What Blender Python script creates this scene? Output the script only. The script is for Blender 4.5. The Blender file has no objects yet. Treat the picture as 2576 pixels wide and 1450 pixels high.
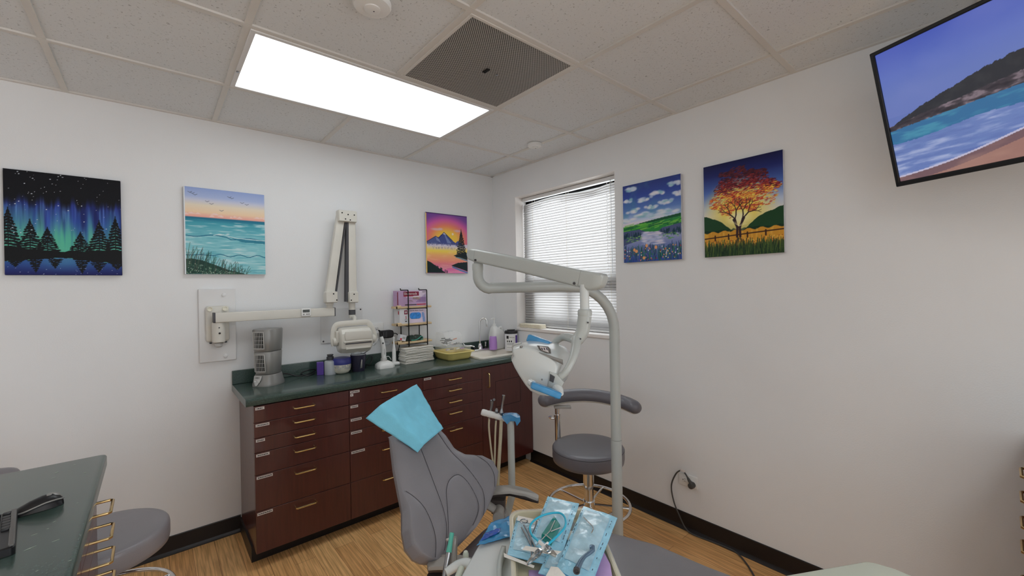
import bpy, math, random
import numpy as np
from mathutils import Vector, Matrix, noise as mnoise
random.seed(7); rng = np.random.default_rng(7)
SC = bpy.context.scene; COL = SC.collection
R = math.radians
# ------------------------------------------------------------------ camera (measured from the ceiling grid and the room corner)
CAM = Vector((-2.3885, -3.0430, 1.4643)); FPX = 1051.95
cr = Vector((0.75931776, -0.65046134, -0.01834615)); cu = Vector((0.01539351, -0.01023036, 0.99982918)); cf = Vector((0.65053792, 0.75947046, -0.00224479))
def ray(x, y): return cf + cr*((x-1288)/FPX) + cu*((725-y)/FPX)
def PZ(x, y, z): d = ray(x, y); return CAM + d*((z-CAM.z)/d.z)      # point of the plane z under a photo position
def PX(x, y, v): d = ray(x, y); return CAM + d*((v-CAM.x)/d.x)
def PY(x, y, v): d = ray(x, y); return CAM + d*((v-CAM.y)/d.y)
def AT(x, y, D): return CAM + ray(x, y)*D
def PP(x, y, c, n): d = ray(x, y); return CAM + d*(((c-CAM).dot(n))/d.dot(n))
cam_d = bpy.data.cameras.new('camera'); cam = bpy.data.objects.new('camera', cam_d); COL.objects.link(cam)
cam_d.sensor_fit = 'HORIZONTAL'; cam_d.sensor_width = 36; cam_d.lens = FPX/2576*36; cam_d.clip_start = .01
m = Matrix((cr, cu, -cf)).transposed().to_4x4(); m.translation = CAM; cam.matrix_world = m
SC.camera = cam
# ------------------------------------------------------------------ materials
def lin(c): return tuple((v/12.92 if v <= .04045 else ((v+.055)/1.055)**2.4) for v in c)
def rgb(r, g, b): return lin((r/255, g/255, b/255))
def mat(name, col, rough=.5, metal=0, var=0, vscale=8, bump=0, bscale=60, coat=0, trans=0, alpha=1, ior=1.45, stretch=None, sheen=0, spec=.5, emit=None, es=0):
    m = bpy.data.materials.new(name); m.use_nodes = True; nt = m.node_tree; N = nt.nodes; L = nt.links; b = N['Principled BSDF']
    b.inputs['Base Color'].default_value = (*col, 1); b.inputs['Roughness'].default_value = rough; b.inputs['Metallic'].default_value = metal
    b.inputs['IOR'].default_value = ior; b.inputs['Coat Weight'].default_value = coat; b.inputs['Coat Roughness'].default_value = .08
    b.inputs['Transmission Weight'].default_value = trans; b.inputs['Alpha'].default_value = alpha; b.inputs['Specular IOR Level'].default_value = spec
    if emit: b.inputs['Emission Color'].default_value = (*emit, 1); b.inputs['Emission Strength'].default_value = es
    tc = N.new('ShaderNodeTexCoord'); mp = N.new('ShaderNodeMapping'); L.new(tc.outputs['Object'], mp.inputs[0])
    if stretch: mp.inputs['Scale'].default_value = stretch
    if var:
        n = N.new('ShaderNodeTexNoise'); n.inputs['Scale'].default_value = vscale; n.inputs['Detail'].default_value = 6; L.new(mp.outputs[0], n.inputs['Vector'])
        r = N.new('ShaderNodeValToRGB'); r.color_ramp.elements[0].position = .3; r.color_ramp.elements[1].position = .7
        r.color_ramp.elements[0].color = (*[c*(1-var) for c in col], 1); r.color_ramp.elements[1].color = (*[min(1, c*(1+var)) for c in col], 1)
        L.new(n.outputs[0], r.inputs[0]); L.new(r.outputs[0], b.inputs['Base Color'])
    if bump:
        n2 = N.new('ShaderNodeTexNoise'); n2.inputs['Scale'].default_value = bscale; n2.inputs['Detail'].default_value = 4; L.new(mp.outputs[0], n2.inputs['Vector'])
        bp = N.new('ShaderNodeBump'); bp.inputs['Strength'].default_value = bump; bp.inputs['Distance'].default_value = .004
        L.new(n2.outputs[0], bp.inputs['Height']); L.new(bp.outputs[0], b.inputs['Normal'])
    return m
M = {}
M['wall'] = mat('wall_paint', rgb(230, 231, 232), .55, bump=.12, bscale=180, var=.012, vscale=3)
M['reveal'] = mat('reveal_paint', rgb(236, 232, 229), .5, bump=.1, bscale=150)
M['base'] = mat('black_vinyl_base', rgb(26, 21, 22), .38, bump=.1, bscale=90)
M['mahog'] = None
M['brass'] = mat('brass', rgb(238, 214, 150), .2, 1, var=.05, vscale=30)
M['brass_old'] = mat('antique_brass', rgb(220, 190, 136), .25, 1, var=.1, vscale=60)
M['lamw'] = mat('green_laminate', rgb(58, 76, 70), .27, var=.22, vscale=140, coat=.25, bump=.03, bscale=300)
M['black'] = mat('black_plastic', rgb(22, 22, 25), .35, var=.1, vscale=20)
M['blackm'] = mat('black_metal', rgb(20, 19, 20), .45, .6, var=.1, vscale=20)
M['rubber'] = mat('grey_rubber', rgb(70, 68, 66), .6, var=.08, vscale=30)
M['chrome'] = mat('chrome', rgb(226, 226, 226), .1, 1, var=.03, vscale=10)
M['steel'] = mat('steel', rgb(150, 152, 155), .25, 1, var=.06, vscale=20)
M['white'] = mat('white_plastic', rgb(228, 228, 226), .35, var=.02, vscale=10)
M['whitem'] = mat('white_metal', rgb(222, 222, 222), .45, var=.02, vscale=6)
M['grille'] = mat('grille_metal', rgb(214, 211, 206), .5, var=.04, vscale=6)
M['xray'] = mat('ivory_enamel', rgb(212, 209, 200), .38, var=.03, vscale=8, coat=.1)
M['xrayd'] = mat('charcoal_trim', rgb(70, 70, 74), .45, var=.06, vscale=12)
M['unit'] = mat('grey_enamel', rgb(182, 187, 184), .28, var=.02, vscale=8, coat=.3)
M['unitw'] = mat('pale_enamel', rgb(208, 213, 212), .22, var=.015, vscale=8, coat=.4)
M['pale'] = mat('pale_green_grey_plastic', rgb(196, 203, 188), .3, var=.02, vscale=8, coat=.2)
M['unitd'] = mat('dark_grey_plastic', rgb(96, 94, 92), .45, var=.05, vscale=14)
M['brownd'] = mat('brown_grey_plastic', rgb(70, 62, 60), .5, var=.05, vscale=14)
M['arm'] = mat('armrest_grey', rgb(158, 154, 148), .5, var=.03, vscale=20, bump=.05, bscale=200)
M['vinyl'] = mat('grey_vinyl', rgb(128, 126, 131), .33, var=.05, vscale=7, bump=.18, bscale=420, coat=.08)
M['vinyl2'] = mat('cool_grey_vinyl', rgb(104, 102, 108), .36, var=.05, vscale=7, bump=.18, bscale=420, coat=.1)
M['vinyl3'] = mat('light_grey_vinyl', rgb(136, 132, 136), .34, var=.04, vscale=7, bump=.15, bscale=420, coat=.1)
M['seam'] = mat('seam_thread', rgb(72, 70, 74), .7, var=.1, vscale=40)
M['silver'] = mat('silver_plastic', rgb(142, 141, 138), .33, .35, var=.04, vscale=14)
M['silverl'] = mat('light_silver_plastic', rgb(186, 185, 182), .35, .2, var=.03, vscale=14)
M['wood'] = mat('pale_pine', rgb(214, 188, 148), .5, var=.1, vscale=18, stretch=(1, 8, 8))
M['paper'] = mat('white_paper', rgb(228, 225, 218), .85, var=.03, vscale=60, bump=.15, bscale=140)
M['napkin'] = mat('blue_paper_bib', rgb(126, 206, 232), .8, var=.04, vscale=25, bump=.25, bscale=260)
M['purple'] = mat('violet_box', rgb(88, 60, 150), .5, var=.06, vscale=20)
M['lilac'] = mat('lilac_plastic', rgb(186, 140, 214), .4, var=.05, vscale=12)
M['lilacp'] = mat('lilac_paper', rgb(186, 158, 208), .8, var=.04, vscale=30)
M['navy'] = mat('navy_plastic', rgb(48, 46, 66), .4, var=.06, vscale=12)
M['bluelid'] = mat('blue_lid', rgb(62, 66, 142), .35, var=.05, vscale=12)
M['cream'] = mat('cream_plastic', rgb(226, 222, 206), .45, var=.04, vscale=20)
M['creamf'] = mat('cream_cloth', rgb(226, 218, 198), .9, var=.05, vscale=60, bump=.3, bscale=200)
M['yellow'] = mat('yellow_plastic', rgb(226, 208, 130), .4, var=.03, vscale=10)
M['traym'] = mat('beige_tray_plastic', rgb(206, 200, 174), .3, var=.03, vscale=10, coat=.5)
M['sinkm'] = mat('bone_porcelain', rgb(226, 220, 208), .2, var=.02, vscale=8, coat=.3)
M['clear'] = mat('clear_plastic', (.93, .95, .96), .06, alpha=.2, var=0, coat=.2)
M['clear2'] = mat('frosted_plastic', (.82, .86, .9), .2, alpha=.5, var=0)
M['teal'] = mat('teal_silicone', rgb(86, 178, 160), .45, var=.04, vscale=12)
M['film'] = mat('blue_barrier_film', rgb(62, 150, 206), .18, var=.12, vscale=26, bump=.5, bscale=34, alpha=.86, coat=.5)
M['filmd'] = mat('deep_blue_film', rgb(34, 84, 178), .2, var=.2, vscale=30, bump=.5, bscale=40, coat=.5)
M['pouch'] = mat('pouch_film_blue', rgb(156, 212, 236), .1, var=.12, vscale=30, bump=1.0, bscale=42, coat=.8)
M['hpm'] = mat('handpiece_in_film', rgb(104, 128, 150), .25, .5, var=.1, vscale=30)
M['pouchc'] = mat('pouch_clear_window', rgb(176, 212, 228), .07, var=.14, vscale=30, bump=1.0, bscale=36, coat=1)
M['pouche'] = mat('pouch_seal_edge', rgb(112, 186, 222), .3, var=.06, vscale=26)
M['ink'] = mat('dark_ink', rgb(38, 44, 70), .6, var=.05, vscale=20)
M['cyan'] = mat('cyan_tubing', rgb(46, 176, 208), .3, var=.03, vscale=20)
M['hose'] = mat('beige_hose', rgb(196, 188, 162), .4, var=.04, vscale=40)
M['red'] = mat('red_print', rgb(196, 46, 60), .5, var=.04, vscale=20)
M['blackp'] = mat('black_print', rgb(34, 30, 36), .5, var=.04, vscale=20)
M['gbox'] = mat('glove_box_card', rgb(222, 222, 226), .6, var=.03, vscale=14)
M['mbox'] = mat('mauve_box_card', rgb(190, 158, 194), .6, var=.08, vscale=9)
M['mboxl'] = mat('pale_mauve_card', rgb(222, 206, 226), .6, var=.05, vscale=9)
M['maroon'] = mat('maroon_print', rgb(136, 36, 66), .6, var=.04, vscale=12)
M['latex'] = mat('latex_print', rgb(226, 212, 160), .6, var=.2, vscale=70)
M['gblue'] = mat('blue_glove_print', rgb(58, 140, 220), .6, var=.25, vscale=60)
M['gblue2'] = mat('pale_blue_glove_print', rgb(134, 164, 216), .6, var=.2, vscale=60)
M['screenlcd'] = mat('lcd', rgb(84, 90, 84), .25, var=.05, vscale=20)
M['green'] = mat('dark_green_plastic', rgb(36, 54, 46), .4, var=.2, vscale=40)
M['tealblock'] = mat('teal_block', rgb(30, 132, 122), .25, var=.25, vscale=30, coat=.5)
M['darkvoid'] = mat('dark_interior', rgb(18, 17, 17), .9, var=.1, vscale=10)
M['labelw'] = mat('label_tape', rgb(214, 208, 206), .6, var=.03, vscale=40)
M['orange'] = mat('orange_plastic', rgb(216, 122, 84), .4, var=.1, vscale=30)
M['outside'] = mat('outside_render', rgb(200, 198, 194), .8, var=.05, vscale=3)

def wood_mat(name, dark, light, axis, scale, rough, coat, ringscale=3):
    m = bpy.data.materials.new(name); m.use_nodes = True; nt = m.node_tree; N = nt.nodes; L = nt.links; b = N['Principled BSDF']
    tc = N.new('ShaderNodeTexCoord'); mp = N.new('ShaderNodeMapping'); L.new(tc.outputs['Object'], mp.inputs[0]); mp.inputs['Scale'].default_value = axis
    n = N.new('ShaderNodeTexNoise'); n.inputs['Scale'].default_value = scale; n.inputs['Detail'].default_value = 8; L.new(mp.outputs[0], n.inputs['Vector'])
    r = N.new('ShaderNodeValToRGB'); r.color_ramp.elements[0].position = .3; r.color_ramp.elements[1].position = .72
    r.color_ramp.elements[0].color = (*dark, 1); r.color_ramp.elements[1].color = (*light, 1)
    L.new(n.outputs[0], r.inputs[0]); L.new(r.outputs[0], b.inputs['Base Color'])
    b.inputs['Roughness'].default_value = rough; b.inputs['Coat Weight'].default_value = coat; b.inputs['Coat Roughness'].default_value = .06
    return m
M['mahog'] = wood_mat('mahogany_laminate', rgb(72, 33, 31), rgb(84, 39, 36), (16, 16, 1.2), 5, .3, .35)

def floor_mat():
    m = bpy.data.materials.new('oak_vinyl_plank'); m.use_nodes = True; nt = m.node_tree; N = nt.nodes; L = nt.links; b = N['Principled BSDF']
    tc = N.new('ShaderNodeTexCoord'); mp = N.new('ShaderNodeMapping'); mp.inputs['Rotation'].default_value = (0, 0, R(90)); L.new(tc.outputs['Object'], mp.inputs[0])
    br = N.new('ShaderNodeTexBrick'); br.inputs['Scale'].default_value = 1; br.inputs['Brick Width'].default_value = .92; br.inputs['Row Height'].default_value = .102
    br.inputs['Mortar Size'].default_value = .0012; br.inputs['Color1'].default_value = (*rgb(250, 202, 138), 1); br.inputs['Color2'].default_value = (*rgb(234, 180, 118), 1); br.inputs['Mortar'].default_value = (*rgb(176, 126, 80), 1)
    br.offset = .37; L.new(mp.outputs[0], br.inputs['Vector'])
    mp2 = N.new('ShaderNodeMapping'); mp2.inputs['Scale'].default_value = (34, 1.6, 1); L.new(tc.outputs['Object'], mp2.inputs[0])
    n = N.new('ShaderNodeTexNoise'); n.inputs['Scale'].default_value = 3; n.inputs['Detail'].default_value = 8; n.inputs['Distortion'].default_value = .6; L.new(mp2.outputs[0], n.inputs['Vector'])
    r = N.new('ShaderNodeValToRGB'); r.color_ramp.elements[0].position = .36; r.color_ramp.elements[1].position = .6
    r.color_ramp.elements[0].color = (.5, .42, .34, 1); r.color_ramp.elements[1].color = (1, 1, 1, 1)
    mp3 = N.new('ShaderNodeMapping'); mp3.inputs['Scale'].default_value = (9, .7, 1); L.new(tc.outputs['Object'], mp3.inputs[0])
    w = N.new('ShaderNodeTexWave'); w.inputs['Scale'].default_value = 1.5; w.inputs['Distortion'].default_value = 9; w.inputs['Detail'].default_value = 3; L.new(mp3.outputs[0], w.inputs['Vector'])
    r2 = N.new('ShaderNodeValToRGB'); r2.color_ramp.elements[0].position = .0; r2.color_ramp.elements[1].position = .22
    r2.color_ramp.elements[0].color = (.62, .54, .46, 1); r2.color_ramp.elements[1].color = (1, 1, 1, 1)
    mx = N.new('ShaderNodeMix'); mx.data_type = 'RGBA'; mx.blend_type = 'MULTIPLY'; mx.inputs[0].default_value = .6
    mx2 = N.new('ShaderNodeMix'); mx2.data_type = 'RGBA'; mx2.blend_type = 'MULTIPLY'; mx2.inputs[0].default_value = .5
    L.new(n.outputs[0], r.inputs[0]); L.new(br.outputs[0], mx.inputs[6]); L.new(r.outputs[0], mx.inputs[7])
    L.new(w.outputs[0], r2.inputs[0]); L.new(mx.outputs[2], mx2.inputs[6]); L.new(r2.outputs[0], mx2.inputs[7])
    L.new(mx2.outputs[2], b.inputs['Base Color']); b.inputs['Roughness'].default_value = .42; return m
M['floor'] = floor_mat()

def tile_mat():
    m = bpy.data.materials.new('fissured_ceiling_tile'); m.use_nodes = True; nt = m.node_tree; N = nt.nodes; L = nt.links; b = N['Principled BSDF']
    tc = N.new('ShaderNodeTexCoord')
    n = N.new('ShaderNodeTexNoise'); n.inputs['Scale'].default_value = 110; n.inputs['Detail'].default_value = 3; n.inputs['Distortion'].default_value = .8; L.new(tc.outputs['Object'], n.inputs['Vector'])
    r = N.new('ShaderNodeValToRGB'); r.color_ramp.elements[0].position = .30; r.color_ramp.elements[1].position = .38
    r.color_ramp.elements[0].color = (*rgb(172, 174, 175), 1); r.color_ramp.elements[1].color = (*rgb(220, 223, 225), 1)
    L.new(n.outputs[0], r.inputs[0]); L.new(r.outputs[0], b.inputs['Base Color']); b.inputs['Roughness'].default_value = .9
    bp = N.new('ShaderNodeBump'); bp.inputs['Strength'].default_value = .5; bp.inputs['Distance'].default_value = .003; L.new(n.outputs[0], bp.inputs['Height']); L.new(bp.outputs[0], b.inputs['Normal'])
    return m
M['tile'] = tile_mat()

def attr_mat(name, rough=.45, emit=0):
    m = bpy.data.materials.new(name); m.use_nodes = True; nt = m.node_tree; N = nt.nodes; L = nt.links; b = N['Principled BSDF']
    a = N.new('ShaderNodeAttribute'); a.attribute_name = 'paint'
    if emit:
        b.inputs['Base Color'].default_value = (.01, .01, .012, 1); L.new(a.outputs['Color'], b.inputs['Emission Color']); b.inputs['Emission Strength'].default_value = emit
    else: L.new(a.outputs['Color'], b.inputs['Base Color'])
    b.inputs['Roughness'].default_value = rough
    if not emit: b.inputs['Specular IOR Level'].default_value = .2
    n = N.new('ShaderNodeTexNoise'); n.inputs['Scale'].default_value = 90; tc = N.new('ShaderNodeTexCoord'); L.new(tc.outputs['Object'], n.inputs['Vector'])
    if not emit:
        bp = N.new('ShaderNodeBump'); bp.inputs['Strength'].default_value = .25; bp.inputs['Distance'].default_value = .002; L.new(n.outputs[0], bp.inputs['Height']); L.new(bp.outputs[0], b.inputs['Normal'])
    return m
M['art'] = attr_mat('acrylic_paint', .42); M['screen'] = attr_mat('lit_screen', .12, .82)

# ------------------------------------------------------------------ mesh building
V = Vector
class MB:
    def __init__(s): s.v = []; s.f = []; s.m = []
    def add(s, vs, fs, mi=0):
        o = len(s.v); s.v += [V(p) for p in vs]; s.f += [tuple(i+o for i in f) for f in fs]; s.m += [mi]*len(fs); return s
    def box(s, a, b, mi=0):
        x0, y0, z0 = [min(p) for p in zip(a, b)]; x1, y1, z1 = [max(p) for p in zip(a, b)]
        return s.add([(x0,y0,z0),(x1,y0,z0),(x1,y1,z0),(x0,y1,z0),(x0,y0,z1),(x1,y0,z1),(x1,y1,z1),(x0,y1,z1)], [(0,3,2,1),(4,5,6,7),(0,1,5,4),(1,2,6,5),(2,3,7,6),(3,0,4,7)], mi)
    def obox(s, c, ex, ey, ez, sx, sy, sz, mi=0):
        c = V(c); ex, ey, ez = V(ex).normalized(), V(ey).normalized(), V(ez).normalized()
        vs = [c+ex*(i*sx/2)+ey*(j*sy/2)+ez*(k*sz/2) for k in (-1,1) for i, j in ((-1,-1),(1,-1),(1,1),(-1,1))]
        return s.add(vs, [(0,3,2,1),(4,5,6,7),(0,1,5,4),(1,2,6,5),(2,3,7,6),(3,0,4,7)], mi)
    def rings(s, rings, closed=True, cap=True, mi=0):
        n = len(rings[0]); vs = [p for r in rings for p in r]; fs = []
        for i in range(len(rings)-1):
            for j in range(n if closed else n-1):
                k = (j+1) % n; fs.append((i*n+j, i*n+k, (i+1)*n+k, (i+1)*n+j))
        if cap and closed: fs.append(tuple(range(n-1, -1, -1))); fs.append(tuple((len(rings)-1)*n+j for j in range(n)))
        return s.add(vs, fs, mi)
    def tube(s, pts, r, seg=12, mi=0, cap=True, sub=0, closed=False, flat=None):
        pts = [V(p) for p in pts]
        if sub: pts = spline(pts, sub, closed)
        n = len(pts); rr = r if isinstance(r, (list, tuple)) else [r]*n
        if len(rr) != n: rr = [rr[int(0)] + 0]*0 + [np.interp(i/(n-1), np.linspace(0, 1, len(r)), r) for i in range(n)]
        t0 = (pts[1]-pts[0]).normalized(); up = V((0,0,1)) if abs(t0.z) < .9 else V((1,0,0)); a = t0.cross(up).normalized(); rings = []
        for i, p in enumerate(pts):
            t = ((pts[(i+1) % n]-pts[i-1]) if closed else (pts[min(i+1, n-1)]-pts[max(i-1, 0)])).normalized()
            a = (a - t*a.dot(t)).normalized(); b = t.cross(a)
            fb = flat if flat else 1
            rings.append([p + a*(math.cos(k*2*math.pi/seg)*rr[i]) + b*(math.sin(k*2*math.pi/seg)*rr[i]*fb) for k in range(seg)])
        if closed: rings.append(rings[0])
        return s.rings(rings, True, cap and not closed, mi)
    def cyl(s, a, b, r0, r1=None, seg=24, mi=0): return s.tube([a, b], [r0, r0 if r1 is None else r1], seg, mi)
    def lathe(s, c, prof, ax=(0,0,1), seg=28, mi=0, cap=True, sx=1):
        c = V(c); ax = V(ax).normalized(); up = V((1,0,0)) if abs(ax.x) < .9 else V((0,1,0)); a = (up-ax*up.dot(ax)).normalized(); b = ax.cross(a)
        return s.rings([[c+ax*h+a*(math.cos(k*2*math.pi/seg)*max(r, 1e-5)*sx)+b*(math.sin(k*2*math.pi/seg)*max(r, 1e-5)) for k in range(seg)] for r, h in prof], True, cap, mi)
    def prism(s, pts, off, mi=0):
        off = V(off); n = len(pts); return s.rings([[V(p) for p in pts], [V(p)+off for p in pts]], True, True, mi)
    def puff(s, pts, n, h, mi=0, edge=.03, steps=5, back=None):
        """rounded slab: outline pts, unit normal n, half thickness h, edge radius"""
        pts = [V(p) for p in pts]; n = V(n).normalized(); c = sum(pts, V())/len(pts); rings = []
        def inset(d):
            out = []
            for i, p in enumerate(pts):
                t = (pts[(i+1) % len(pts)]-pts[i-1]); t = t-n*t.dot(n); q = t.cross(n).normalized()
                if q.dot(c-p) < 0 and False: q = -q
                out.append(p+q*d)
            return out
        sg = 1
        a2 = sum(((pts[i]-c).cross(pts[(i+1) % len(pts)]-c)).dot(n) for i in range(len(pts)))
        sg = -1 if a2 > 0 else 1
        prof = []
        for k in range(steps+1):
            a = math.pi/2*(k/steps); prof.append((edge*(1-math.sin(a)), -h+h*(1-math.cos(a)) if False else -h*math.cos(a)))
        prof += [(e, -z) for e, z in reversed(prof[:-1])]
        for e, z in prof: rings.append([p+n*z for p in inset(sg*e)])
        return s.rings(rings, True, True, mi)
    def quad(s, a, b, c, d, mi=0): return s.add([a, b, c, d], [(0,1,2,3)], mi)
    def build(s, name, mats, parent=None, loc=None, smooth=True, bevel=0, seg=2, ang=38, solid=0, sub=0):
        base = V(loc) if loc is not None else (WL[parent] if parent else V())
        me = bpy.data.meshes.new(name); me.from_pydata([tuple(p-base) for p in s.v], [], s.f)
        for mm in (mats if isinstance(mats, (list, tuple)) else [mats]): me.materials.append(M[mm] if isinstance(mm, str) else mm)
        me.polygons.foreach_set('material_index', s.m); me.update()
        import bmesh; bm = bmesh.new(); bm.from_mesh(me); bmesh.ops.recalc_face_normals(bm, faces=bm.faces); bm.to_mesh(me); bm.free()
        if smooth:
            me.polygons.foreach_set('use_smooth', [True]*len(me.polygons)); me.set_sharp_from_angle(angle=R(ang))
        o = bpy.data.objects.new(name, me); COL.objects.link(o)
        if parent: o.parent = parent
        else: o.location = base
        WL[o] = base
        if solid: q = o.modifiers.new('solid', 'SOLIDIFY'); q.thickness = solid
        if bevel: q = o.modifiers.new('bevel', 'BEVEL'); q.width = bevel; q.segments = seg; q.limit_method = 'ANGLE'; q.angle_limit = R(40); q.harden_normals = False
        if sub: q = o.modifiers.new('subdivision', 'SUBSURF'); q.levels = sub; q.render_levels = sub
        return o
WL = {}
def spline(p, sub, closed=False):
    out = []; n = len(p)
    for i in range(n if closed else n-1):
        g = (lambda k: p[k % n]) if closed else (lambda k: p[max(0, min(n-1, k))])
        a, b, c, d = g(i-1), g(i), g(i+1), g(i+2)
        for k in range(sub):
            t = k/sub; out.append(.5*((2*b)+(c-a)*t+(2*a-5*b+4*c-d)*t*t+(3*b-a-3*c+d)*t**3))
    if not closed: out.append(p[-1])
    return out
def tag(o, label=None, cat=None, group=None, kind=None):
    if label: o['label'] = label
    if cat: o['category'] = cat
    if group: o['group'] = group
    if kind: o['kind'] = kind
    return o
def thing(name, label, cat, loc, group=None):
    o = bpy.data.objects.new(name, None); COL.objects.link(o); o.location = V(loc); o.empty_display_size = .05; WL[o] = V(loc)
    return tag(o, label, cat, group)
def struct(o): o['kind'] = 'structure'; return o
def dup(root, delta, label=None):
    def cp(o, par):
        c = o.copy(); COL.objects.link(c); c.parent = par
        for ch in o.children: cp(ch, c)
        return c
    c = cp(root, None); c.location = root.location + V(delta)
    if label: c['label'] = label
    return c
def text(name, s, org, xd, ud, size, m, parent, ext=.0004, align='LEFT', sx=1):
    cu_ = bpy.data.curves.new(name, 'FONT'); cu_.body = s; cu_.size = size; cu_.extrude = ext; cu_.align_x = align; cu_.resolution_u = 2
    t = bpy.data.objects.new(name, cu_); COL.objects.link(t); bpy.context.view_layer.update()
    me = bpy.data.meshes.new_from_object(t.evaluated_get(bpy.context.evaluated_depsgraph_get())); bpy.data.objects.remove(t)
    xd = V(xd).normalized(); ud = V(ud).normalized(); ud = (ud-xd*ud.dot(xd)).normalized(); n = xd.cross(ud)
    mb = MB(); mb.add([V(org)+xd*(v.co.x*sx)+ud*v.co.y+n*v.co.z for v in me.vertices], [tuple(p.vertices) for p in me.polygons])
    return mb.build(name, m, parent, smooth=False)
def arc(c, r, a0, a1, n, ex=(1,0,0), ey=(0,1,0)):
    return [V(c)+V(ex)*(r*math.cos(R(a0+(a1-a0)*i/n)))+V(ey)*(r*math.sin(R(a0+(a1-a0)*i/n))) for i in range(n+1)]
def rrect(x0, x1, y0, y1, r, n=5):
    out = []
    for cx, cy, a in ((x1-r, y1-r, 0), (x0+r, y1-r, 90), (x0+r, y0+r, 180), (x1-r, y0+r, 270)):
        out += [(cx+r*math.cos(R(a+90*i/n)), cy+r*math.sin(R(a+90*i/n))) for i in range(n+1)]
    return out
# ------------------------------------------------------------------ the room
T = .6096; A0 = .2717; R0 = .5712; H = 2.49; XL = -4.6; YF = -5.0
gx = lambda k: -(A0+T*k)
gy = lambda k: -(R0+T*k)
struct(MB().box((XL-.1, YF-.1, -.1), (.3, .2, 0)).build('floor', 'floor', smooth=False))
struct(MB().box((XL-.1, 0, 0), (.3, .15, H)).build('wall_back', 'wall', smooth=False))
WY0, WY1, WZ0, WZ1 = -1.347, -.314, 1.115, 2.243
wr = MB(); wr.box((0, YF-.1, 0), (.22, WY0, H)); wr.box((0, WY1, 0), (.22, 0, H)); wr.box((0, WY0, 0), (.22, WY1, WZ0)); wr.box((0, WY0, WZ1), (.22, WY1, H))
struct(wr.build('wall_right', 'wall', smooth=False))
# no front wall, left wall cut short, to let added fill light in
struct(MB().box((XL-.15, -2.6, 0), (XL, 0, H)).build('wall_left', 'wall', smooth=False))
ce = struct(MB().box((XL-.15, YF-.15, H), (.22, .15, H+.1)).build('ceiling', 'tile', smooth=False))
g = MB(); bw = .012
for k in range(8):
    x = gx(k)
    if x < XL: break
    if k == 2:
        for a, b in ((0, gy(0)), (gy(1), gy(5)), (gy(6), YF)): g.box((x-bw, b, H-.007), (x+bw, a, H))
    else: g.box((x-bw, YF, H-.007), (x+bw, 0, H))
for k in range(8):
    y = gy(k)
    if y < YF: break
    g.box((XL, y-bw, H-.0075), (0, y+bw, H))
g.box((XL, -.018, H-.008), (0, 0, H)); g.box((-.018, YF, H-.008), (0, 0, H)); g.box((XL, -2.6, H-.008), (XL+.018, 0, H)); g.box((XL, YF, H-.008), (0, YF+.018, H))
g.build('ceiling_grid', 'grille', ce, smooth=False)
def base(name, prof_to):
    o = prof_to.build(name, 'base', smooth=True, ang=20); struct(o)
def cove(a, b, n):   # a->b along the wall foot, n = into the room
    a, b, n = V(a), V(b), V(n); prof = [(0, 0), (.016, 0), (.016, .003), (.011, .009), (.006, .02), (.005, .098), (.003, .1016), (0, .1016)]
    return MB().rings([[p+n*d+V((0, 0, z)) for d, z in prof] for p in (a, b)], True, True)
base('baseboard_back', cove((XL, 0, 0), (-2.005, 0, 0), (0, -1, 0)))
base('baseboard_right', cove((0, YF, 0), (0, -.465, 0), (-1, 0, 0)))
base('baseboard_left', cove((XL, -2.6, 0), (XL, 0, 0), (1, 0, 0)))
GLASS = bpy.data.materials.new('window_glass'); GLASS.use_nodes = True; nt = GLASS.node_tree; nt.nodes.clear()
o_ = nt.nodes.new('ShaderNodeOutputMaterial'); ms = nt.nodes.new('ShaderNodeMixShader'); a_ = nt.nodes.new('ShaderNodeBsdfTransparent'); b_ = nt.nodes.new('ShaderNodeBsdfGlossy'); b_.inputs['Roughness'].default_value = .02
a_.inputs[0].default_value = (.96, .98, .98, 1); ms.inputs[0].default_value = .06; nt.links.new(a_.outputs[0], ms.inputs[1]); nt.links.new(b_.outputs[0], ms.inputs[2]); nt.links.new(ms.outputs[0], o_.inputs[0])
# window: sash frame, glass, sill, plaster reveal
win = thing('window_1', None, None, (.2, (WY0+WY1)/2, WZ0)); win['kind'] = 'structure'
f = MB(); X0, X1 = .125, .165
f.box((X0, WY0, WZ0), (X1, WY0+.045, WZ1)); f.box((X0, WY1-.045, WZ0), (X1, WY1, WZ1)); f.box((X0, WY1-.13, WZ0), (X1, WY1-.045, 1.43)); f.box((X0, WY0, WZ1-.05), (X1, WY1, WZ1)); f.box((X0, WY0, WZ0), (X1, WY1, WZ0+.085))
f.box((X0-.01, WY0, 1.42), (X1, WY1, 1.53)); f.box((X0, -.86, WZ0), (X1, -.82, 1.43))
f.build('sash', 'blackm', win, bevel=.003)
MB().box((.143, WY0+.02, WZ0+.02), (.147, WY1-.02, WZ1-.02)).build('glass_pane', GLASS, win, smooth=False)
s = MB(); s.box((-.012, WY0-.02, WZ0-.022), (.125, WY1+.0, WZ0+.003)); s.build('sill', 'reveal', win, bevel=.004)
s = MB(); s.box((.001, WY1-.003, WZ0), (.15, WY1+.001, WZ1)); s.box((.001, WY0-.001, WZ0), (.15, WY0+.003, WZ1)); s.box((.001, WY0, WZ1-.003), (.15, WY1, WZ1+.001)); s.build('reveal_lining', 'reveal', win, smooth=False)
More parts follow.
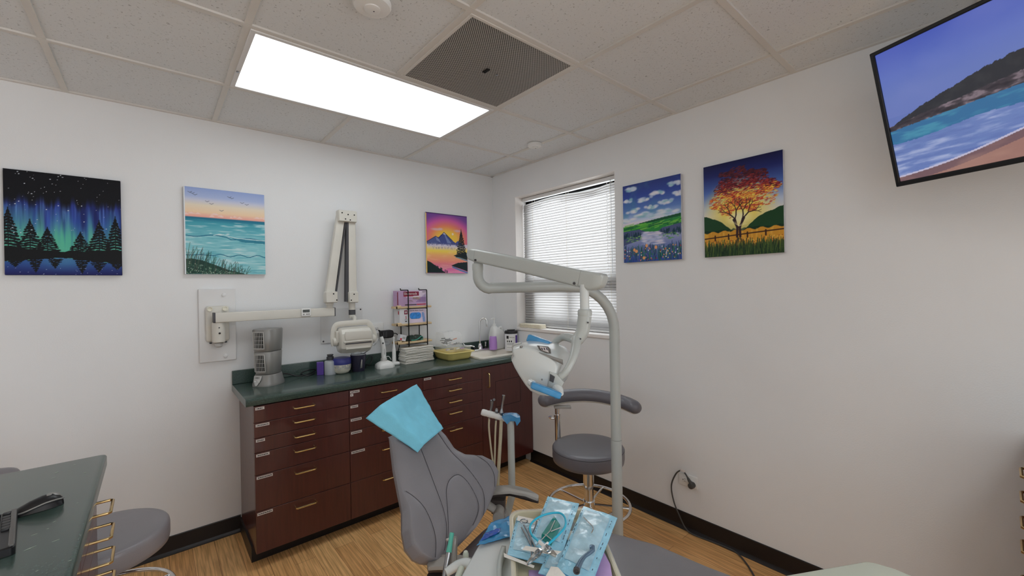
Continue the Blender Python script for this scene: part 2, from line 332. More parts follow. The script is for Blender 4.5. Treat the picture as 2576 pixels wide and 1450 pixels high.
# blind
slm = bpy.data.materials.new('blind_vinyl'); slm.use_nodes = True; nt = slm.node_tree; nt.nodes.clear()
o_ = nt.nodes.new('ShaderNodeOutputMaterial'); ms = nt.nodes.new('ShaderNodeMixShader'); d_ = nt.nodes.new('ShaderNodeBsdfDiffuse'); t_ = nt.nodes.new('ShaderNodeBsdfTranslucent')
d_.inputs[0].default_value = (*rgb(222, 222, 222), 1); t_.inputs[0].default_value = (*rgb(232, 230, 230), 1); ms.inputs[0].default_value = .42
nt.links.new(d_.outputs[0], ms.inputs[1]); nt.links.new(t_.outputs[0], ms.inputs[2]); nt.links.new(ms.outputs[0], o_.inputs[0]); M['slat'] = slm
bl = thing('window_blind', 'white horizontal mini blind drawn down and closed over the window', 'blind', (.09, (WY0+WY1)/2, WZ0+.02))
bx = .095; by0, by1 = WY0+.012, WY1-.012
MB().box((bx-.02, by0, WZ1-.034), (bx+.02, by1, WZ1-.006)).build('headrail', 'whitem', bl, bevel=.003)
sl = MB(); n_s = 51; zt, zb = WZ1-.055, WZ0+.035
for i in range(n_s):
    z = zt-(zt-zb)*i/(n_s-1); a = R(62); dz = 0
    rows = []
    for y in np.linspace(by0, by1, 9):
        dz = 0
        if i < 3: dz = -.010*(1+math.sin((y-by0)*7))*(1-i/3)*(.4 if y < -1.1 else 1)
        pr = []
        for k in range(5):
            s_ = (k/4-.5)*.0255; cv = .0022*(1-(2*k/4-1)**2)
            pr.append(V((bx+s_*math.cos(a)-cv*math.sin(a), y, z+dz+s_*math.sin(a)+cv*math.cos(a))))
        rows.append(pr)
    sl.rings(rows, False, False)
sl.build('slats', 'slat', bl, solid=.0006)
MB().box((bx-.013, by0, WZ0+.008), (bx+.013, by1, WZ0+.022)).build('bottom_rail', 'whitem', bl, bevel=.003)
c_ = MB()
for y in (by0+.09, (by0+by1)/2, by1-.12):
    for dx in (-.0145, .0145): c_.tube([(bx+dx, y, WZ1-.03), (bx+dx, y, WZ0+.015)], .0008, 5)
c_.build('ladder_cords', 'creamf', bl)
MB().tube([(bx-.022, by0+.075, WZ1-.03), (bx-.024, by0+.07, 1.55)], .003, 6).build('tilt_wand', 'clear2', bl)
c_ = MB()
for k in range(44):
    z = WZ1-.05-k*.021; c_.lathe((bx-.0195, by0+.11+.003*math.sin(k*2.4), z), [(.001, -.004), (.0036, 0), (.001, .004)], seg=6)
c_.build('lift_cord', 'white', bl)
# world and light
w = bpy.data.worlds.new('world'); SC.world = w; w.use_nodes = True; bg = w.node_tree.nodes['Background']; # daylight outside the window (east, +x), even fill light added on every other side
wn = w.node_tree; tcw = wn.nodes.new('ShaderNodeTexCoord'); sp = wn.nodes.new('ShaderNodeSeparateXYZ'); wn.links.new(tcw.outputs['Generated'], sp.inputs[0])
rw = wn.nodes.new('ShaderNodeMapRange'); rw.inputs[1].default_value = .15; rw.inputs[2].default_value = .45; rw.inputs[3].default_value = 1.0; rw.inputs[4].default_value = 7.5; wn.links.new(sp.outputs[0], rw.inputs[0]); wn.links.new(rw.outputs[0], bg.inputs[1])
rc_ = wn.nodes.new('ShaderNodeValToRGB'); rc_.color_ramp.elements[0].position = .15; rc_.color_ramp.elements[1].position = .45; rc_.color_ramp.elements[0].color = (.93, .97, 1, 1); rc_.color_ramp.elements[1].color = (.95, .975, 1, 1); wn.links.new(sp.outputs[0], rc_.inputs[0]); wn.links.new(rc_.outputs[0], bg.inputs[0])
def emis(name, col, s, bands=None):
    m = bpy.data.materials.new(name); m.use_nodes = True; nt = m.node_tree; b = nt.nodes['Principled BSDF']; b.inputs['Base Color'].default_value = (.8, .8, .8, 1)
    b.inputs['Emission Color'].default_value = (*col, 1); b.inputs['Emission Strength'].default_value = s; return m
def fixture(x0, x1, y0, y1, label, strength, col):
    t = thing('ceiling_light', label, 'ceiling light', ((x0+x1)/2, (y0+y1)/2, H), 'recessed fluorescent troffers')
    f = MB(); e = .012; w_ = .02
    f.box((x0+e, y0+e, H-.012), (x1-e, y0+e+w_, H-.001)); f.box((x0+e, y1-e-w_, H-.012), (x1-e, y1-e, H-.001)); f.box((x0+e, y0+e+w_, H-.012), (x0+e+w_, y1-e-w_, H-.001)); f.box((x1-e-w_, y0+e+w_, H-.012), (x1-e, y1-e-w_, H-.001))
    f.build('frame', 'whitem', t, bevel=.002)
    MB().box((x0+e+w_, y0+e+w_, H-.006), (x1-e-w_, y1-e-w_, H-.002)).build('diffuser', emis('lit_diffuser', col, strength), t, smooth=False)
    MB().cyl(((x0+e+.008), (y0+y1)/2+.1, H-.012), ((x0+e+.008), (y0+y1)/2+.1, H-.016), .006, seg=10).build('latch', 'steel', t)
fixture(gx(3), gx(1), gy(1), gy(0), 'lit fluorescent ceiling light panel beside the perforated vent', 4.6, (.9, .965, 1.0))
fixture(gx(4), gx(2), gy(6), gy(5), 'unseen second lit fluorescent ceiling light panel behind the viewpoint, near the open side', 6.0, (.93, .97, 1))  # out-of-view panel, assumed from the even walls, added to level the light
# vent
vm = bpy.data.materials.new('perforated_metal'); vm.use_nodes = True; nt = vm.node_tree; N = nt.nodes; L = nt.links; b = N['Principled BSDF']
tc = N.new('ShaderNodeTexCoord'); mp = N.new('ShaderNodeMapping'); mp.inputs['Scale'].default_value = (125, 125, 125); mp.inputs['Rotation'].default_value = (0, 0, R(45)); L.new(tc.outputs['Object'], mp.inputs[0])
vo = N.new('ShaderNodeTexVoronoi'); vo.inputs['Scale'].default_value = 1; vo.inputs['Randomness'].default_value = 0; L.new(mp.outputs[0], vo.inputs['Vector']); vo.voronoi_dimensions = '2D'
rp = N.new('ShaderNodeValToRGB'); rp.color_ramp.elements[0].position = .40; rp.color_ramp.elements[1].position = .44; rp.color_ramp.elements[0].color = (.008, .008, .008, 1); rp.color_ramp.elements[1].color = (*rgb(192, 188, 182), 1)
L.new(vo.outputs['Distance'], rp.inputs[0]); L.new(rp.outputs[0], b.inputs['Base Color']); b.inputs['Roughness'].default_value = .55
vt = thing('ceiling_vent', 'square perforated metal return vent set in the ceiling grid', 'vent', ((gx(2)+gx(1))/2, (gy(2)+gy(1))/2, H))
x0, x1, y0, y1 = gx(2), gx(1), gy(2), gy(1); e = .012; w_ = .014
MB().box((x0+e+w_, y0+e+w_, H-.007), (x1-e-w_, y1-e-w_, H-.003)).build('perforated_panel', vm, vt, smooth=False)
f = MB(); f.box((x0+e, y0+e, H-.01), (x1-e, y0+e+w_, H)); f.box((x0+e, y1-e-w_, H-.01), (x1-e, y1-e, H)); f.box((x0+e, y0+e+w_, H-.01), (x0+e+w_, y1-e-w_, H)); f.box((x1-e-w_, y0+e+w_, H-.01), (x1-e, y1-e-w_, H))
f.build('frame', 'grille', vt, bevel=.002)
MB().box(((x0+x1)/2-.012, (y0+y1)/2-.02, H-.012), ((x0+x1)/2+.006, (y0+y1)/2+.02, H-.007)).build('damper_slot', 'darkvoid', vt, bevel=.003)
MB().lathe(((x0+x1)/2+.06, (y0+y1)/2+.0, H-.007), [(.007, 0), (.007, -.002), (.003, -.003)], seg=12).build('screw', 'steel', vt)
def detector(x, y, r, label):
    t = thing('smoke_detector', label, 'smoke detector', (x, y, H), 'ceiling detectors')
    MB().lathe((x, y, H), [(r*.9, 0), (r, -.004), (r, -.014), (r*.93, -.022), (r*.7, -.026)], seg=40).build('housing', 'white', t)
    MB().lathe((x, y, H-.024), [(r*.42, 0), (r*.42, -.006), (r*.3, -.009)], seg=28).build('sensor_cap', 'white', t)
    MB().lathe((x+.006, y, H-.0325), [(.003, 0), (.002, -.002)], seg=8).build('indicator_lamp', 'xrayd', t)
detector(-1.783, -1.60, .066, 'round white detector on the ceiling tile in front of the light panel')
detector(-.300, -.885, .052, 'small round white smoke detector on the ceiling grid near the window')
# ------------------------------------------------------------------ painted surfaces
class Art:
    def __init__(s, w, h): s.w, s.h = w, h; s.a = np.zeros((h, w, 3)); s.Y, s.X = np.mgrid[0:h, 0:w]; s.u = s.X/(w-1); s.v = s.Y/(h-1)
    def grad(s, stops, c=None):
        c = s.v if c is None else c; xs = [p for p, _ in stops]
        for k in range(3): s.a[..., k] = np.interp(c, xs, [q[k]/255 for _, q in stops])
    def noise(s, sx, sy, seed, octv=3):
        r = np.random.default_rng(seed); out = np.zeros((s.h, s.w)); amp = 1; tot = 0
        for o in range(octv):
            gw, gh = int(sx*2**o)+2, int(sy*2**o)+2; gsm = r.random((gh, gw)); x = s.u*(gw-1.001); y = s.v*(gh-1.001); xi = x.astype(int); yi = y.astype(int); fx = x-xi; fy = y-yi; fx = fx*fx*(3-2*fx); fy = fy*fy*(3-2*fy)
            out += amp*((gsm[yi, xi]*(1-fx)+gsm[yi, xi+1]*fx)*(1-fy)+(gsm[yi+1, xi]*(1-fx)+gsm[yi+1, xi+1]*fx)*fy); tot += amp; amp *= .5
        return out/tot
    def mix(s, mask, col): mask = np.clip(mask, 0, 1)[..., None]; s.a = s.a*(1-mask)+np.array(col)/255*mask
    def stroke(s, pts, r, col, al=1.):
        col = np.array(col)/255
        for (x0, y0), (x1, y1) in zip(pts[:-1], pts[1:]):
            X0, Y0, X1, Y1 = x0*s.w, y0*s.h, x1*s.w, y1*s.h; R_ = r*s.w+1.2
            a, b, c, d = int(max(0, min(X0, X1)-R_)), int(min(s.w, max(X0, X1)+R_+1)), int(max(0, min(Y0, Y1)-R_)), int(min(s.h, max(Y0, Y1)+R_+1))
            if a >= b or c >= d: continue
            px, py = s.X[c:d, a:b]-X0, s.Y[c:d, a:b]-Y0; dx, dy = X1-X0, Y1-Y0; t = np.clip((px*dx+py*dy)/(dx*dx+dy*dy+1e-9), 0, 1)
            dist = np.hypot(px-t*dx, py-t*dy); mk = np.clip(r*s.w+.6-dist, 0, 1)[..., None]*al; s.a[c:d, a:b] = s.a[c:d, a:b]*(1-mk)+col*mk
    def ell(s, x, y, rx, ry, col, al=1., soft=.0):
        X0, Y0, rx_, ry_ = x*s.w, y*s.h, rx*s.w, ry*s.h; a, b, c, d = int(max(0, X0-rx_*1.6-2)), int(min(s.w, X0+rx_*1.6+2)), int(max(0, Y0-ry_*1.6-2)), int(min(s.h, Y0+ry_*1.6+2))
        if a >= b or c >= d: return
        q = np.hypot((s.X[c:d, a:b]-X0)/max(rx_, .5), (s.Y[c:d, a:b]-Y0)/max(ry_, .5)); mk = np.clip((1+soft-q)/(soft*2+.25), 0, 1)[..., None]*al
        s.a[c:d, a:b] = s.a[c:d, a:b]*(1-mk)+np.array(col)/255*mk
    def poly(s, pts, col, al=1.):
        inside = np.zeros((s.h, s.w), bool); n = len(pts)
        for i in range(n):
            (x0, y0), (x1, y1) = pts[i], pts[(i+1) % n]
            if y0 == y1: continue
            cnd = ((s.v >= min(y0, y1)) & (s.v < max(y0, y1))) & (s.u < x0+(s.v-y0)*(x1-x0)/(y1-y0)); inside ^= cnd
        s.mix(inside*al, col)
    def fir(s, x, ytop, ybot, wd, col, seed=0, n=14, flip=False):
        r = random.Random(seed); s.stroke([(x, ytop), (x, ybot)], .004, col)
        for i in range(n):
            f_ = (i+.6)/n; y = ytop+(ybot-ytop)*f_; ww = wd*(f_**.85)
            for sg in (-1, 1):
                k = 0.15
                while k < 1.05:
                    e_ = k*ww*(.85+.3*r.random()); s.ell(x+sg*e_, y+(ybot-ytop)*(.02+.05*k*(1 if not flip else -1))+r.uniform(-.004, .004), ww*.16+.006, abs(ybot-ytop)/n*.42, col); k += .2
def art_grid(name, art, org, ex, ey, sx, sy, m, parent):
    w, h = art.w, art.h; org, ex, ey = V(org), V(ex), V(ey); base = WL[parent]
    uu, vv = np.meshgrid(np.linspace(0, 1, w), np.linspace(0, 1, h)); P = np.array(org-base)[None, None]+uu[..., None]*np.array(ex)*sx-vv[..., None]*np.array(ey)*sy
    idx = np.arange(w*h).reshape(h, w); q = np.stack([idx[1:, :-1], idx[1:, 1:], idx[:-1, 1:], idx[:-1, :-1]], -1).reshape(-1, 4)
    me = bpy.data.meshes.new(name); me.vertices.add(w*h); me.vertices.foreach_set('co', P.reshape(-1).astype(np.float32)); me.loops.add(q.size); me.loops.foreach_set('vertex_index', q.reshape(-1).astype(np.int32))
    me.polygons.add(len(q)); me.polygons.foreach_set('loop_start', np.arange(0, q.size, 4, dtype=np.int32)); me.update(calc_edges=True)
    at = me.color_attributes.new('paint', 'FLOAT_COLOR', 'POINT'); c = np.clip(art.a, 0, 1); c = np.where(c <= .04045, c/12.92, ((c+.055)/1.055)**2.4); c = np.concatenate([c, np.ones((h, w, 1))], -1)
    at.data.foreach_set('color', c.reshape(-1).astype(np.float32)); me.materials.append(M[m]); me.validate(); o = bpy.data.objects.new(name, me); COL.objects.link(o); o.parent = parent; WL[o] = base; return o

K = (9, 10, 14)
def art_aurora():
    a = Art(210, 264); a.grad([(0, (9, 10, 18)), (.16, (13, 14, 30)), (.3, (30, 40, 104)), (.46, (44, 74, 156)), (.6, (60, 120, 160)), (.74, (88, 180, 160)), (1, (40, 70, 140))])
    n = a.noise(30, 1.2, 3, 3); n2 = a.noise(16, 1.1, 5, 3); n3 = a.noise(60, 2.2, 6, 2); sm = lambda lo, hi: np.clip((a.v-lo)/(hi-lo), 0, 1)
    band = sm(.14, .34)*(1-sm(.5, .72)); a.mix(np.clip((n-.45)*3.2, 0, 1)*band*.8, (66, 92, 200)); a.mix(np.clip((.5-n2)*3.4, 0, 1)*band*.75, (20, 26, 84)); a.mix(np.clip((n3-.62)*5, 0, 1)*band*.5, (110, 150, 220))
    gm = np.clip((a.noise(20, 1.1, 9, 3)-.30)*3, 0, 1)*sm(.3, .62); a.mix(gm*.85, (98, 190, 160)); a.mix(np.exp(-((a.u-.5)/.12)**2-((a.v-.66)/.12)**2)*.8, (88, 192, 158)); a.mix(np.clip((.46-n)*4, 0, 1)*sm(.3, .5)*.5, (34, 66, 150))
    edge = .17+.14*a.noise(22, 1, 21, 3)[0:1, :]; a.mix(1-np.clip((a.v-edge)/.09, 0, 1), (10, 10, 18))
    r = random.Random(4)
    for x, yt, yb, w_, sd in ((.03, .36, .76, .12, 1), (.2, .46, .78, .11, 2), (.34, .53, .8, .12, 3), (.62, .56, .8, .11, 4), (.79, .43, .8, .13, 5), (.94, .38, .8, .12, 6)): a.fir(x, yt, yb, w_, K, sd)
    nn = a.noise(14, 1, 12, 2)[0:1, :]; a.mix(((a.v > .765-.03*(nn-.5)-.05*np.abs(a.u-.5)) & (a.v < .84+.09*np.abs(a.u-.45)-.02*nn))*1., K)
    wat = (a.v > .83+.10*np.abs(a.u-.45)); sub = np.clip((a.v-.83)/.17, 0, 1)
    a.mix(wat*1., (46, 84, 150)); a.mix(wat*np.clip(sub*1.6-.5, 0, 1), (26, 30, 96)); a.mix(wat*np.exp(-((a.u-.48)/.2)**2)*.5*(1-sub), (96, 170, 200))
    for x, yt, yb, w_, sd in ((.24, .97, .84, .06, 11), (.4, .93, .84, .06, 12), (.63, .98, .84, .07, 13), (.78, .97, .86, .07, 14), (.08, .92, .84, .08, 15), (.95, .94, .86, .08, 16)): a.fir(x, yt, yb, w_, K, sd, n=7)
    for i in range(95):
        x, y = r.random(), r.random()**1.3*.62; s_ = r.choice([.0035]*5+[.0065]); a.ell(x, y, s_, s_*.75, (226, 232, 240), .9)
    for i in range(24): a.ell(r.random(), r.uniform(.92, .995), .004, .003, (200, 214, 240), .8)
    return a
def art_sea():
    a = Art(190, 240); a.grad([(0, (150, 170, 220)), (.10, (172, 188, 226)), (.14, (206, 208, 226)), (.2, (236, 222, 200)), (.28, (244, 212, 176)), (.335, (240, 170, 160)), (.345, (30, 110, 140)), (.40, (70, 160, 178)), (.55, (128, 196, 206)), (1, (150, 208, 214))])
    n = a.noise(5, 60, 2, 3); a.mix((a.v > .38)*np.clip((n-.56)*5, 0, 1)*.7, (214, 232, 234)); a.mix((a.v > .36)*np.clip((.42-n)*5, 0, 1)*.5, (72, 158, 178))
    r = random.Random(2)
    for i in range(16):
        x = r.random(); y = .32-r.random()*.03; w_ = r.uniform(.02, .05); a.poly([(x-w_, y+.012), (x, y-.012), (x+w_, y+.012)], (246, 214, 206), .8)
    a.stroke([(x/20, .55+.012*math.sin(x*.7)+(.02 if x > 10 else 0)) for x in range(21)], .006, (36, 112, 142)); a.poly([(.5, .545), (.65, .575), (1, .585), (1, .62), (.7, .61)], (52, 132, 156)); a.stroke([(.34, .54), (.4, .525), (.46, .528), (.6, .56), (1, .578)], .005, (226, 238, 238), .8); [a.ell(.42+.03*k*r.uniform(-1, 1), .525+r.uniform(-.014, .01), .02, .006, (224, 238, 238), .6, .3) for k in range(9)]
    a.stroke([(x/24, .775+.014*math.sin(x*1.1)*(1 if x > 8 else .2)) for x in range(25)], .005, (38, 112, 142))
    a.poly([(0, .83), (.08, .82), (.2, .84), (.38, .9), (.52, .95), (.66, .98), (.74, 1), (0, 1)], (34, 66, 58))
    for i in range(420):
        x = r.random()*.72; yb = .83+.17*(x/.72)**.8; y = r.uniform(yb, 1); a.ell(x, y, .008, .006, r.choice([(60, 104, 84), (112, 146, 118), (24, 48, 44), (40, 84, 70), (190, 206, 186)]), .8)
    for i in range(110):
        x = r.random()*.74; yb = .86+.14*(x/.72)**.8; h_ = r.uniform(.06, .24)*(1-x*.75); d = r.uniform(-.03, .09); a.stroke([(x, yb+.05), (x+d*.4, yb-h_*.5), (x+d, yb-h_)], .0018, r.choice([(28, 64, 58), (40, 80, 66), (60, 100, 76), (30, 58, 54), (36, 74, 60), (92, 76, 72)]), .85)
    for x, y in ((.07, .06), (.1, .07), (.13, .085), (.54, .075), (.57, .085), (.27, .15), (.32, .175), (.7, .13), (.76, .145), (.44, .245)):
        a.stroke([(x-.022, y-.006), (x, y+.004), (x+.024, y-.008)], .0022, (84, 88, 110), .9)
    a.mix((a.u < .012)*1., (228, 232, 236)); return a
def art_mountain():
    a = Art(150, 190); q = np.hypot((a.u-.5)/1.1, (a.v-.42)/.62)
    a.grad([(0, (250, 216, 70)), (.2, (248, 200, 80)), (.36, (240, 140, 110)), (.52, (214, 100, 170)), (.66, (130, 80, 160)), (.9, (90, 70, 140))], q)
    low = a.v > .5; b = a.a.copy(); a.grad([(.5, (206, 200, 224)), (.56, (232, 214, 200)), (.63, (250, 220, 90)), (.7, (246, 180, 120)), (.8, (242, 150, 130)), (.9, (222, 110, 160)), (1, (236, 140, 190))]); c = a.a; a.a = np.where(low[..., None], c, b)
    n = a.noise(4, 30, 6, 2); a.mix((a.v > .6)*np.clip((n-.55)*4, 0, 1)*.35, (255, 214, 170))
    for x, y, w_ in ((.24, .27, .12), (.34, .26, .06), (.75, .27, .09)): a.ell(x, y, w_, .022, (226, 190, 206), .8, .3)
    a.ell(.63, .33, .028, .022, (248, 226, 200)); a.poly([(0, .49), (.22, .385), (.42, .47), (.42, .52), (0, .52)], (84, 96, 150)); a.poly([(.26, .42), (.42, .31), (.62, .44), (.7, .48), (.76, .44), (.9, .5), (.9, .52), (.3, .52)], (72, 84, 146))
    a.poly([(.42, .31), (.38, .34), (.42, .345), (.47, .36)], (214, 218, 232)); a.poly([(.42, .33), (.5, .4), (.6, .49), (.5, .49)], (120, 134, 184)); a.poly([(.22, .385), (.3, .43), (.34, .49), (.24, .45)], (130, 140, 184)); a.stroke([(0, .49), (.22, .385), (.3, .41), (.42, .31), (.62, .44)], .005, (40, 44, 84))
    a.mix(np.exp(-((a.v-.53)/.022)**2)*.85, (214, 208, 228))
    r = random.Random(5)
    for i in range(46): x = r.uniform(.03, .76); y = r.uniform(.5, .535); a.stroke([(x, y-r.uniform(.01, .03)), (x, y)], .004, (60, 58, 110), .8)
    for i in range(26): x = r.uniform(.06, .7); y = r.uniform(.55, .57); a.stroke([(x, y), (x, y+r.uniform(.01, .03))], .003, (128, 118, 160), .7)
    a.poly([(.64, .7), (.78, .66), (.96, .63), (1, .66), (1, .77), (.86, .74)], (30, 46, 48)); a.stroke([(.7, .715), (.86, .75), (1, .78)], .012, (74, 140, 170), .8)
    a.fir(.84, .23, .69, .13, (22, 32, 36), 7, n=16); a.poly([(0, .79), (.1, .82), (.3, .92), (.46, 1), (0, 1)], (24, 42, 44)); a.poly([(.58, .87), (.75, .82), (1, .8), (1, .97), (.8, .92)], (24, 42, 44)); a.stroke([(.62, .89), (.8, .94), (1, .99)], .016, (70, 130, 180), .8)
    for i in range(30): x = r.uniform(.1, .5); a.stroke([(x, .84+.32*x), (x+.004, .80+.32*x)], .004, (24, 42, 44), .9)
    a.mix((a.u < .02)*1., (240, 196, 80)); a.mix((a.v < .012)*1., (70, 44, 96)); return a
def art_meadow():
    a = Art(180, 226); a.grad([(0, (40, 56, 130)), (.15, (48, 72, 160)), (.35, (96, 132, 200)), (.46, (190, 206, 234)), (.5, (226, 220, 232)), (1, (50, 78, 160))])
    r = random.Random(8)
    n = a.noise(5, 6, 3, 3); a.mix((a.v < .5)*np.clip((n-.5)*3, 0, 1)*.5, (72, 140, 170))
    for x, y, w_ in ((.2, .06, .17), (.1, .2, .1), (.4, .22, .17), (.62, .17, .14), (.88, .1, .12), (.95, .22, .12), (.18, .34, .14), (.5, .33, .13), (.75, .3, .15), (.35, .4, .22), (.8, .41, .2), (.55, .44, .3), (.05, .45, .2)):
        for k in range(12): a.ell(x+r.uniform(-w_, w_)*.7, y+r.uniform(-.02, .018), w_*r.uniform(.2, .4), .018, r.choice([(222, 228, 240), (196, 212, 234), (238, 234, 240), (140, 190, 206)]), .75, .25)
    a.poly([(0, .535), (.3, .52), (.7, .48), (1, .455), (1, .64), (.6, .64), (.3, .62), (0, .62)], (46, 140, 66)); a.poly([(.2, .52), (.6, .485), (1, .455), (1, .49), (.5, .52)], (20, 84, 52))
    for i in range(70): x, y = r.random(), r.uniform(.52, .6); a.stroke([(x, y), (x+r.uniform(.05, .2), y-.012)], .006, r.choice([(90, 180, 60), (30, 112, 56), (130, 200, 80), (24, 92, 60)]), .8)
    a.poly([(0, .6), (.3, .59), (.42, .63), (.3, .67), (.35, .72), (.1, .76), (0, .78)], (78, 90, 130)); a.poly([(1, .57), (.7, .6), (.62, .64), (.8, .69), (1, .68)], (80, 92, 132))
    for i in range(110): x = r.choice([r.uniform(0, .35), r.uniform(.66, 1)]); y = r.uniform(.61, .67); a.stroke([(x, y), (x, y+.035)], .004, (22, 56, 70), .85)
    for i in range(60): a.ell(r.choice([r.uniform(0, .34), r.uniform(.6, 1)]), r.uniform(.67, .74), .022, .006, r.choice([(96, 164, 96), (44, 104, 88), (140, 190, 110)]), .8)
    for i in range(50): x = .52+r.uniform(-.16, .16); y = r.uniform(.63, .8); a.ell(x, y, r.uniform(.03, .08), .011, r.choice([(214, 214, 234), (176, 190, 226), (232, 222, 236)]), .7, .3)
    for i in range(300): x = r.random(); y0 = r.uniform(.86, 1.0); a.stroke([(x, y0), (x+r.uniform(-.015, .015), y0-r.uniform(.04, .1))], .0035, r.choice([(30, 84, 84), (60, 120, 96), (36, 60, 110), (90, 90, 140), (24, 66, 72)]), .9)
    for i in range(90): a.ell(r.random(), r.uniform(.81, .99), .010, .010, r.choice([(232, 160, 110), (120, 90, 160), (214, 206, 110), (160, 50, 60), (226, 226, 240), (50, 140, 90)]), .95)
    for x, y in ((.24, .86), (.58, .83), (.37, .95), (.2, .84), (.42, .8)): a.ell(x, y, .026, .024, (240, 168, 116))
    return a
def art_tree():
    a = Art(210, 262); a.grad([(0, (24, 26, 74)), (.12, (34, 44, 110)), (.3, (84, 116, 190)), (.46, (190, 204, 226)), (.56, (226, 224, 220)), (1, (60, 80, 50))])
    q = np.hypot((a.u-.47)/.40, (a.v-.5)/.28); a.mix(np.clip(1.25-q, 0, 1)*1.1, (250, 226, 90)); a.mix(np.clip(1-np.hypot((a.u-.47)/.2, (a.v-.6)/.1), 0, 1)*1.4, (252, 246, 190))
    nn = a.noise(16, 1, 3, 2)[0:1, :]; a.mix((a.v > .635+.12*np.exp(-((a.u-.46)/.2)**2)-.1*np.abs(a.u-.46)*2+.02*nn)*1., (30, 70, 40)); a.mix((a.v > .70+.04*nn)*.6, (16, 40, 30))
    a.mix((a.v > .735+.01*np.sin(a.u*40))*1., (212, 152, 52)); n = a.noise(40, 12, 5, 2); a.mix((a.v > .735)*np.clip((n-.55)*4, 0, 1)*.5, (242, 196, 92))
    B = (52, 34, 40); r = random.Random(3)
    def br(p, ang, ln, w_, d):
        q_ = (p[0]+ln*math.sin(ang), p[1]-ln*math.cos(ang)*.85); a.stroke([p, ((p[0]+q_[0])/2+r.uniform(-.008, .008), (p[1]+q_[1])/2), q_], w_, B)
        if d: br(q_, ang-r.uniform(.25, .6), ln*.74, w_*.66, d-1); br(q_, ang+r.uniform(.25, .6), ln*.74, w_*.66, d-1)
    cl = [(r.uniform(.08, .9), r.uniform(.1, .56)) for _ in range(80)]
    def inside(x, y): th = math.atan2(y-.33, x-.48); rad = 1+.13*math.sin(3*th+1)+.08*math.sin(7*th)+.06*math.sin(13*th+2); return math.hypot((x-.48)/.42, (y-.33)/.245) < rad
    for i in range(4600):
        if r.random() < .72: c = r.choice(cl); x = c[0]+r.gauss(0, .045); y = c[1]+r.gauss(0, .012)
        else: x, y = r.uniform(.04, .92), r.uniform(.07, .6)
        if not inside(x, y) or math.hypot((x-.47)/.12, (y-.57)/.05) < 1: continue
        f_ = (y-.08)/.48+r.gauss(0, .07); c = r.choice([(96, 30, 40), (140, 44, 44), (176, 62, 60), (74, 28, 44)]) if f_ < .5 else r.choice([(206, 74, 50), (232, 130, 60), (246, 196, 70), (170, 60, 70), (250, 220, 90), (196, 70, 60)])
        if f_ < .25: c = r.choice([(52, 26, 44), (80, 32, 44), (110, 40, 44)])
        a.stroke([(x, y), (x+r.uniform(.014, .036), y-r.uniform(-.003, .008))], .0038, c, .88)
    br((.445, .72), -.22, .13, .011, 4); br((.475, .72), .3, .13, .011, 4); a.stroke([(.44, .80), (.445, .70), (.40, .62)], .014, B); a.stroke([(.48, .80), (.475, .70), (.53, .61)], .014, B)
    a.stroke([(0, .795), (.3, .785), (.6, .775), (1, .765)], .007, (60, 34, 26))
    for x in (.15, .33, .57, .79): a.stroke([(x, .775-.02*x), (x, .825-.02*x)], .009, (60, 34, 26))
    for i in range(8): th = -2.6+i*.3; a.stroke([(.465, .69), (.465+.12*math.cos(th+.0), .69-.07*math.sin(-th*.4))], .002, (255, 246, 190), .7)
    for i in range(240): a.ell(r.random(), r.uniform(.82, .9), .006, .005, r.choice([(214, 110, 50), (240, 190, 80), (150, 50, 40), (246, 214, 110)]), .85)
    a.stroke([(.45, .82), (.38, .93)], .012, (80, 70, 40), .8); a.stroke([(.48, .82), (.56, .93)], .012, (80, 70, 40), .8); a.mix(np.clip((a.v-.87)/.06, 0, 1), (44, 70, 44))
    for i in range(420): x = r.random(); y0 = r.uniform(.93, 1.02); a.stroke([(x, y0), (x+r.uniform(-.01, .02), y0-r.uniform(.05, .13))], .0032, r.choice([(34, 62, 38), (24, 44, 34), (84, 106, 50), (60, 84, 44)]), .9)
    return a
